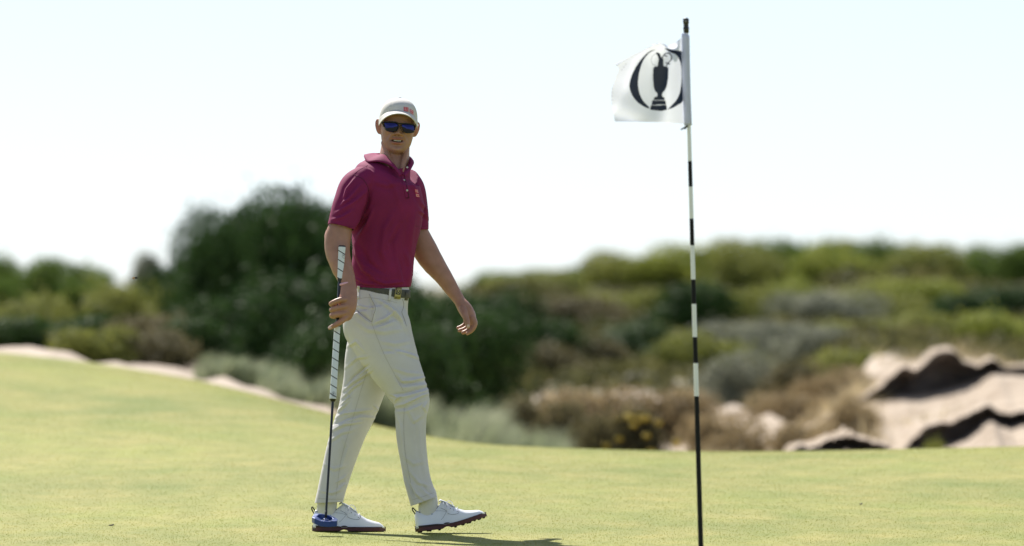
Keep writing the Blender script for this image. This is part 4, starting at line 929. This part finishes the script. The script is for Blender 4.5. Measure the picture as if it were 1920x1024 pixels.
    seam2([(.088, .083), (.118, .080), (.142, .074)], .0005, STITCH, 'stitching'); seam2([(.142, .072), (.128, .056), (.112, .042)], .0005, STITCH, 'stitching')
    seam2([(.012, .090), (.03, .081), (.055, .074), (.085, .081), (.108, .102)], .0013, STITCH, 'collar_piping')
    # lace rows, loops, tongue, pull tab
    for k in range(5):
        x = .140 + k * .0145; z = float(np.interp(x, XS, HT)); zs_ = z - .012
        a, b_ = on(x - .003, zs_, -1), on(x - .003, zs_, 1)
        if a is None or b_ is None: continue
        top_ = xf(np.array([[x + .002, 0, z + .0035]]))[0]
        part('lace', *tube_pts(np.array([a, (a + top_) / 2 + (top_ - xf(np.array([[x, 0, z - .02]]))[0]) * .12, top_, b_]), .0017, 6, 16), LACE, root)
        part('eyelet', *ellipsoid(a, (.0018, .0012, .0018), 8, 6), TAB, root)
    def loop(pts, nm='lace'): part(nm, *tube_pts(xf(np.array(pts)), .0014, 6, 30), LACE, root)
    loop([(.142, -.004, .113), (.135, -.030, .108), (.142, -.036, .086), (.160, -.038, .080), (.163, -.030, .092), (.150, -.012, .109)])
    loop([(.150, 0, .112), (.170, .010, .114), (.182, .016, .100), (.178, .016, .088), (.160, .006, .101)])
    loop([(.148, -.006, .112), (.154, -.030, .097), (.150, -.040, .078), (.144, -.042, .060)])
    V, Fs = ring_mesh([[(x, y * w, z + dz) for y, dz in ((-1, 0), (0, .004), (1, 0), (0, -.004))] for x, z, w in ((.112, .118, .016), (.122, .124, .018), (.145, .113, .016), (.19, .082, .013))])
    part('tongue', xf(np.array(V)), Fs, LEATHER, root)
    part('pull_tab', *tube_pts(xf(np.array([(.010, 0, .088), (.002, 0, .100), (-.004, 0, .106), (-.006, 0, .098), (.002, 0, .082), (.006, 0, .076)])), .0026, 8, 30), TAB, root)
    p = on(.075, .070)
    if p is not None: part('emblem', *ellipsoid(p, (.0045, .0012, .0045), 12, 6), mat('shoe_emblem', (0.5, 0.54, 0.6), 0.4) if 'shoe_emblem' not in bpy.data.materials else bpy.data.materials['shoe_emblem'], root)
    return root
def V0(o):
    mw = o.matrix_world; bpy.context.view_layer.update(); return [o.matrix_world @ v.co for v in o.data.vertices]
GZ = lambda y: 0.0135 * y
def xf_rear(L):
    L = np.asarray(L, float); k = .315 / .316 * 1.0
    c = P(587, 997, .085); return np.stack([c[0] + L[:, 0] * .985, .085 + L[:, 1], GZ(.085) - .002 + L[:, 2] * 1.0], 1)
def xf_front(L):
    L = np.asarray(L, float); a0 = math.radians(6.5); x, y, z = L[:, 0], L[:, 1], L[:, 2]
    # the sole bends at the ball of the foot
    t = np.clip((x - .10) / .16, 0, None); ang = a0 + math.radians(12) * smooth(.08, .24, x)
    cx = np.interp(x, np.linspace(-.02, .33, 80), np.concatenate([[0], np.cumsum(np.cos(a0 + math.radians(12) * smooth(.08, .24, np.linspace(-.02, .33, 80)))[1:] * (.35 / 79))])) - .02 * math.cos(a0)
    cz = np.interp(x, np.linspace(-.02, .33, 80), np.concatenate([[0], np.cumsum(np.sin(a0 + math.radians(12) * smooth(.08, .24, np.linspace(-.02, .33, 80)))[1:] * (.35 / 79))])) - .02 * math.sin(a0)
    c = P(779, 999, -.08)
    return np.stack([c[0] + (cx - np.sin(ang) * z) * .985 + .004, -.08 + y, GZ(-.08) + .001 + cz + np.cos(ang) * z], 1)
shoe('shoe', 'white leather golf shoe flat on the turf behind the putter head', xf_rear)
shoe('shoe', 'white leather golf shoe landing on its heel with toe raised', xf_front)
part('sock', *limb([(614, 930, .085, 18, 15), (613, 950, .085, 18.5, 13), (612, 963, .085, 18, 11), (614, 978, .085, 14, 7)], seg=28), SOCK)
part('sock', *limb([(801, 925, -.08, 17, 15), (803, 942, -.08, 18, 13), (803, 958, -.08, 18, 11), (806, 974, -.08, 14, 7)], seg=28), SOCK)

# ------------------------------------------------------------------ long putter
BLACKSH = mat('black_shaft', (0.012, 0.012, 0.013), 0.3, spec=0.5)
def putter_pt(py):
    """axis of the club at photo row py"""
    k = (py - 461) / (968 - 461); px = np.interp(py, [461, 523, 610, 750, 968], [641.5, 638.0, 633.2, 624.5, 611.0]); y = -.262 - .175 * k
    return P(px, py, y)
A0, A1 = putter_pt(461), putter_pt(968)
def club(py): k = (py - 461) / (968 - 461); return A0 + (A1 - A0) * k
PUT = empty('long_putter', tuple(club(975)), 'long putter with white striped split grips and blue head, held at the golfer\'s side', 'putter')
bpy.context.view_layer.update()
def cpart(name, V, Fs, m, parent=PUT, sm=True):
    o = mk(name, V, Fs, m, None, sm); adopt(parent, o); return o
def grip_material():
    m = mat('white_grip', (0.72, 0.74, 0.75), 0.55, bump=0.1, bscale=500); n, l = m.node_tree.nodes, m.node_tree.links
    g = n.new('ShaderNodeNewGeometry'); s = n.new('ShaderNodeSeparateXYZ'); l.new(g.outputs['Position'], s.inputs[0])
    a = n.new('ShaderNodeMath'); a.operation = 'MULTIPLY_ADD'; a.inputs[1].default_value = 0.62; l.new(s.outputs['X'], a.inputs[0]); l.new(s.outputs['Z'], a.inputs[2])
    d = n.new('ShaderNodeMath'); d.operation = 'DIVIDE'; d.inputs[1].default_value = 17.2 / 444.4; l.new(a.outputs[0], d.inputs[0])
    f = n.new('ShaderNodeMath'); f.operation = 'FRACT'; l.new(d.outputs[0], f.inputs[0])
    c = n.new('ShaderNodeMath'); c.operation = 'LESS_THAN'; c.inputs[1].default_value = 0.115; l.new(f.outputs[0], c.inputs[0])
    mx = n.new('ShaderNodeMix'); mx.data_type = 'RGBA'; l.new(c.outputs[0], mx.inputs['Factor']); mx.inputs['A'].default_value = (.72, .76, .80, 1); mx.inputs['B'].default_value = (.015, .015, .015, 1)
    l.new(mx.outputs['Result'], n['Principled BSDF'].inputs['Base Color']); return m
GRIP = grip_material()
def rod(p0, p1, r0, r1, m, name, parent=PUT, seg=32, pw=2.0):
    t = (p1 - p0) / np.linalg.norm(p1 - p0); u = np.cross(t, [0, 1, 0]); u /= np.linalg.norm(u); v = np.cross(t, u); R = []
    for k, q in ((0, .82), (.004, 1), (.5, 1), (.996, 1), (1, .82)):
        r = (r0 + (r1 - r0) * k) * q
        R.append([p0 + (p1 - p0) * k + r * (np.sign(math.cos(a)) * abs(math.cos(a)) ** (2 / pw) * u + np.sign(math.sin(a)) * abs(math.sin(a)) ** (2 / pw) * v) for a in np.linspace(0, 2 * math.pi, seg, endpoint=False)])
    return cpart(name, *ring_mesh(R), m, parent, False)
rod(club(470), club(966), .0064, .0048, BLACKSH, 'shaft')
ug = rod(club(463.5), club(523), .0150, .0122, GRIP, 'grip', pw=2.6, seg=32); rod(club(461), club(463.4), .0150, .0152, BLACKSH, 'grip_cap', ug, 32, 2.6)
rod(club(523.2), club(528.5), .0120, .0100, BLACKSH, 'grip_collar', ug); rod(club(528.6), club(606), .0084, .0072, BLACKSH, 'upper_shaft')
lg = rod(club(613), club(749), .0128, .0142, GRIP, 'grip', pw=2.6, seg=32); rod(club(609), club(612.8), .009, .0126, BLACKSH, 'grip_collar', lg); rod(club(749.2), club(754), .0138, .0085, BLACKSH, 'grip_collar', lg)
ub = bvh_of(ug, lg)
for cx, cy, r, g in ((647, 480, 4.4, ug), (627.5, 739, 4.4, lg)):
    for gl1 in ([(.5 + .5 * math.cos(a), .5 + .5 * math.sin(a)) for a in np.linspace(0, 6.283, 14)], [(.5, .8), (.5, .2), (.3, .4), (.7, .4)]): cpart('grip_emblem', *strokes(ub, [gl1], lambda u, v: (cx - 2.0 + (u - .5) * r * 1.5, cy + (v - .5) * r * 2), .0006, .0004), BLACKSH, g)
SHM = mat('shaft_print', (0.5, 0.5, 0.5), 0.5)
shb = bvh_of(PUT.children[0]); r9 = np.random.default_rng(9); gl = []
for k in range(9):
    v0 = k / 9; gl += [[(.25, v0 + .02), (.75, v0 + .02)], [(.3, v0 + .02), (.7, v0 + .075)]] if k % 2 else [[(.25, v0 + .01), (.25, v0 + .07)], [(.3, v0 + .04), (.75, v0 + .04)]]
cpart('shaft_lettering', *strokes(shb, gl, lambda u, v: (613.0 - (v * 20) * .026 + (u - .5) * 3.0, 926 + v * 22), .0005, .0003), SHM, PUT.children[0])
# head: blue mallet, an open frame of two wings round a hollow
BLUE = mat('blue_anodised', (0.008, 0.04, 0.20), 0.35, metallic=0.2, coat=0.15)
hc = club(972); H0 = P(610, 975, hc[1])
def ring_plan(out, inn, z0, z1):
    """flat frame between two outlines (px offsets x, depth m)"""
    n = len(out); V = []
    for z in (z0, z1):
        for q in (out, inn): V += [(H0[0] + x / 444.4, H0[1] + y, H0[2] + (z + s) / 444.4) for x, y, s in q]
    Fs = []
    for j in range(n):
        k = (j + 1) % n; Fs += [(j, k, 2 * n + k, 2 * n + j), (n + j, 3 * n + j, 3 * n + k, n + k), (2 * n + j, 2 * n + k, 3 * n + k, 3 * n + j), (j, n + j, n + k, k)]
    return V, Fs
out = [(-25, -.01, 2), (-20, .045, 8), (-8, .055, 8), (8, .05, 5), (20, .035, 0), (23, .0, -2), (22, -.045, -5), (8, -.06, -6), (-8, -.06, -5), (-20, -.04, 0)]
inn = [(-16, -.005, 3), (-12, .025, 7), (-5, .032, 7), (5, .03, 5), (12, .02, 1), (14, .0, -1), (12, -.022, -3), (4, -.03, -4), (-6, -.03, -3), (-12, -.02, 1)]
hv, hf = ring_plan(out, inn, -7, 3.5)
head = cpart('head', hv, hf, BLUE, PUT, False); bvm = head.modifiers.new('b', 'BEVEL'); bvm.width = .0022; bvm.segments = 2
cpart('head_bridge', *box((H0[0] + 3 / 444.4, H0[1], H0[2] - 2 / 444.4), (.014, .085, .014)), BLUE, head, False)
cpart('sight_plate', *box((H0[0] - 6 / 444.4, H0[1], H0[2] - 4.5 / 444.4), (.036, .052, .004)), mat('pale_insert', (.6, .6, .5), .4), head, False)
cpart('hosel', *tube_pts(np.array([club(958), club(971)]), .0056, 12), BLACKSH, head)
cpart('screw', *ellipsoid(P(608.5, 974, H0[1] - .011), (.0035, .0025, .0035), 10, 6), mat('bright_screw', (.5, .52, .6), .3, metallic=1), head)

# ------------------------------------------------------------------ flagstick with flag
FY = -4.3; fz = float(green_z(np.array([0.8]), np.array([FY]))[0])
FBASE = P(1315.5, 1074, FY); FTOP = P(1286, 34, FY)
FS = empty('flagstick', tuple(FBASE), 'black and white banded flagstick flying a white flag with a dark jug emblem', 'flagstick'); bpy.context.view_layer.update()
def fpart(name, V, Fs, m, parent=FS, sm=True, **k):
    o = mk(name, V, Fs, m, None, sm, **k); adopt(parent, o); return o
def stick(py): return FBASE + (FTOP - FBASE) * (1074 - py) / (1074 - 34)
PB = mat('pole_black', (0.010, 0.010, 0.010), 0.6, spec=0.2); PW = mat('pole_white', (0.86, 0.86, 0.86), 0.35, var=.03, vscale=8)
bands = [1100, 743, 681, 632, 570, 524, 460, 410, 350, 302, 60]
for i in range(len(bands) - 1):
    p0, p1 = stick(bands[i]), stick(bands[i + 1]); r0, r1 = (float(np.interp(q, [60, 1074], [.0072, .0100])) for q in (bands[i], bands[i + 1]))
    a = np.linspace(0, 2 * math.pi, 20, endpoint=False); f = 1.0
    fpart('band', *ring_mesh([[c + (r * math.cos(t), r * math.sin(t), 0) for t in a] for c, r in ((p0, r0), (p1, r1))]), PB if i % 2 == 0 else PW, FS, False)
fin = [(62, .0105), (56, .0105), (55, .0118), (52, .0118), (51, .0098), (45, .0098), (44, .0116), (36, .0116), (34.5, .010), (33.5, .004)]
fo = fpart('finial', *ring_mesh([[stick(py) + (r * math.cos(t), r * math.sin(t), 0) for t in np.linspace(0, 2 * math.pi, 20, endpoint=False)] for py, r in fin]), mat('finial_black', (.02, .02, .022), .4))
fpart('stud', *ellipsoid(stick(40) + (-.001, -.0115, 0), (.004, .003, .004), 10, 6), mat('finial_grey', (.25, .25, .26), .4), fo)
# cloth: control rows in photo pixels, depth in metres from the pole (negative is towards the camera)
ctl = np.array([   # from the hoist to the fly
    [(1282, 232, 0), (1252, 230.5, -.05), (1220, 229, -.02), (1186, 228, .05), (1153, 228, .03)],
    [(1281, 205, 0), (1252, 205, -.055), (1219, 205, -.01), (1182, 206, .06), (1149, 206, .02)],
    [(1280, 172, 0), (1250, 172, -.06), (1216, 172, 0), (1180, 172, .065), (1145.5, 176, .0)],
    [(1279, 140, 0), (1252, 138, -.06), (1219, 137, .01), (1184, 138, .05), (1153, 148, -.02)],
    [(1278.5, 110, 0), (1256, 110, -.05), (1223, 109, .0), (1190, 113, .02), (1160, 130, -.07)],
    [(1278, 88, 0), (1258, 94, -.03), (1230, 88, -.04), (1202, 98, -.03), (1155, 123, -.11)],
    [(1278, 71, 0), (1255, 86, .02), (1237, 79.5, -.08), (1204, 94, -.09), (1150.5, 121, -.15)]], float)
NU, NV = 220, 260
rows = [catmull(r, NU) for r in ctl]; G = np.stack([catmull(np.array([r[i] for r in rows]), NV) for i in range(NU)], 1)   # (NV, NU, 3)
gx, gy, gd = G[..., 0].copy(), G[..., 1].copy(), G[..., 2].copy()
vv, uu = np.meshgrid(np.linspace(0, 1, NV), np.linspace(0, 1, NU), indexing='ij')
gd += .012 * np.sin(uu * 14 + vv * 5) * uu + .010 * np.sin(vv * 17 - uu * 6) * uu ** 1.5 * (vv > .0) + .02 * np.exp(-((uu - .25 - .9 * (1 - vv)) / .10) ** 2) * smooth(.45, .0, vv)
gd -= .035 * np.exp(-((vv - .80 - .12 * np.sin(uu * 3)) / .05) ** 2) * uu
D_ = FY + gd + DIST
Vf = np.stack([(gx - 960) * D_ / F, FY + gd, CAMZ + (512 - gy) * D_ / F], -1).reshape(-1, 3)
i = (np.arange(NU - 1)[None, :] + NU * np.arange(NV - 1)[:, None]).ravel(); Ff = np.stack([i, i + 1, i + 1 + NU, i + NU], 1)
def inside(poly, x, y):
    poly = np.array(poly); c = np.zeros(x.shape, bool); j = len(poly) - 1
    for k in range(len(poly)):
        xi, yi = poly[k]; xj, yj = poly[j]
        c ^= ((yi > y) != (yj > y)) & (x < (xj - xi) * (y - yi) / (yj - yi + 1e-9) + xi); j = k
    return c
S5 = lambda a: np.array([(1130 + x / 4.267, 20 + y / 4.267) for x, y in a])
oleft = catmull(S5([(436, 308), (370, 330), (300, 400), (240, 500), (214, 590), (228, 660), (270, 725), (330, 768), (370, 784)]), 50)
olin = catmull(S5([(376, 776), (330, 730), (298, 670), (283, 590), (292, 500), (320, 410), (365, 345), (410, 318)]), 50)
orout = catmull(S5([(490, 298), (560, 316), (610, 322), (640, 345), (648, 520), (644, 710), (600, 755), (560, 778), (520, 794)]), 50)
orin = catmull(S5([(540, 770), (590, 715), (618, 650), (630, 560), (628, 450), (612, 390), (585, 352), (540, 332), (505, 310)]), 50)
jug = S5([(424, 340), (440, 334), (458, 344), (470, 376), (480, 372), (486, 392), (486, 442), (512, 447), (526, 460), (524, 540), (514, 600), (500, 634), (480, 656), (474, 672), (478, 690), (494, 694), (497, 718), (504, 728), (506, 752), (512, 766), (513, 794), (468, 803), (380, 794), (384, 764), (392, 756), (396, 722), (408, 714), (412, 692), (436, 688), (438, 664), (420, 644), (408, 610), (402, 540), (404, 460), (418, 447), (440, 444), (448, 390), (438, 356)])
px_, py_ = gx.ravel(), gy.ravel()
ink = inside(np.vstack([oleft, olin]), px_, py_) | inside(np.vstack([orout, orin]), px_, py_) | inside(jug, px_, py_)
for ln, w in ((S5([(478, 372), (500, 344), (530, 340), (552, 362), (548, 395), (528, 415), (510, 440)]), 1.0), (S5([(492, 356), (512, 366)]), 1.0), (S5([(505, 415), (536, 428)]), .9)):
    r, s, t = poly_dist(np.stack([px_, py_], 1), ln); ink |= r < w
pale = poly_dist(np.stack([px_, py_], 1), S5([(424, 344), (396, 366), (386, 400), (400, 432), (424, 436)]))[0] < .9
for ln in (S5([(388, 756), (505, 754)]), S5([(410, 718), (498, 718)])):
    ink &= ~(poly_dist(np.stack([px_, py_], 1), ln)[0] < .45)
fade = ink.astype(float) + .35 * pale
for k, (a, b) in enumerate([((150, 480), (200, 410)), ((80, 560), (74, 840))]):   # faint lettering near the fly
    L = S5([a, b]); r, s, t = poly_dist(np.stack([px_, py_], 1), L); fade = np.maximum(fade, .55 * ((r < (.9 if k else 1.1)) & (np.sin(t * (60 if k else 20)) > .3)) * (t > .02) * (t < .98) * (np.sin(t * 173) > -.4))
fm = mat('flag_nylon', (0.78, 0.79, 0.84), 0.6, trans=0.3, bump=.05, bscale=900)
n, l = fm.node_tree.nodes, fm.node_tree.links; at = n.new('ShaderNodeAttribute'); at.attribute_name = 'ink'
mx = n.new('ShaderNodeMix'); mx.data_type = 'RGBA'; l.new(at.outputs['Fac'], mx.inputs['Factor']); mx.inputs['A'].default_value = (.80, .82, .91, 1); mx.inputs['B'].default_value = (.006, .012, .028, 1)
l.new(mx.outputs['Result'], n['Principled BSDF'].inputs['Base Color']); l.new(mx.outputs['Result'], [q for q in n if q.type == 'BSDF_TRANSLUCENT'][0].inputs['Color'])
flag = fast_mesh('flag', Vf, Ff, fm); flag.data.polygons.foreach_set('use_smooth', [True] * len(Ff))
ia = flag.data.attributes.new('ink', 'FLOAT', 'POINT'); ia.data.foreach_set('value', fade.astype(np.float32)); adopt(FS, flag)
hem = [(64, 1285.5), (70, 1286), (120, 1286.8), (180, 1288.2), (230, 1290.2), (235.5, 1290.6)]
sv = []
for py, cx in hem:
    c = P(cx, py, FY); sv.append([c + (.0152 * math.cos(t) - .001, .0125 * math.sin(t), .004 * math.cos(t) * (-1 if py < 100 else .3)) for t in np.linspace(0, 2 * math.pi, 24, endpoint=False)])
fpart('flag_sleeve', *ring_mesh(sv), mat('sleeve_nylon', (0.66, 0.68, 0.82), 0.6, trans=.25, var=.02, vscale=30), flag)
for pts in ([(1289, 236, 0), (1284, 239, -.01), (1277, 243, -.02)], [(1288, 237, 0), (1284, 242, .01)]):
    fpart('tie_cord', *tube_pts(np.array([P(a, b, FY + c - .012) for a, b, c in pts]), .003, 6), PB, flag)

# ------------------------------------------------------------------ small things
bc = P(253, 521, -.1); bee = empty('bee', tuple(bc), 'tiny black and amber bee flying over the mound', 'bee'); bpy.context.view_layer.update()
def bpart(name, V, Fs, m):
    o = mk(name, V, Fs, m); adopt(bee, o)
bpart('abdomen', *ellipsoid(bc + (-.0055, 0, -.001), (.0062, .004, .0042), 12, 8), mat('amber_fur', (.5, .28, .10), .8, col2=(.2, .1, .03), vscale=400))
bpart('thorax', *ellipsoid(bc + (.004, 0, 0), (.0052, .0045, .0046), 12, 8), mat('black_fur', (.012, .01, .008), .8)); bpart('head', *ellipsoid(bc + (.0100, 0, -.001), (.0026, .003, .0028), 10, 6), bpy.data.materials['black_fur'])
WG = mat('wing', (.6, .6, .55), .3, trans=.6)
for s in (-1, 1):
    bpart('wing', *ellipsoid(bc + (.000, s * .008, .006), (.0045, .008, .0006), 12, 4), WG)
CLOD = mat('dark_clod', (.05, .04, .03), .9)
for px, py, lab in ((208, 987, 'small dark scrap of leaf lying on the turf left of the golfer'), (1614, 947, 'tiny dark scrap on the turf beyond the flagstick')):
    D = 48.0
    for _ in range(40):
        x = (px - 960) * D / F; z = float(green_z(np.array([x]), np.array([D - 48]))[0]); py_now = 512 + (CAMZ - z) * F / D; D += (py_now - py) * .03
    w = 5 if px < 500 else 3
    me = remeshed([ellipsoid((0, 0, .002), (w / 444, .010, .003), 12, 8), ellipsoid((w / 600, .004, .004), (w / 900, .006, .003), 10, 6)], .0012, 1)
    o = link_mesh('leaf_scrap', me, CLOD); o.location = (x, D - 48, z + .003); tag(o, lab, 'debris')
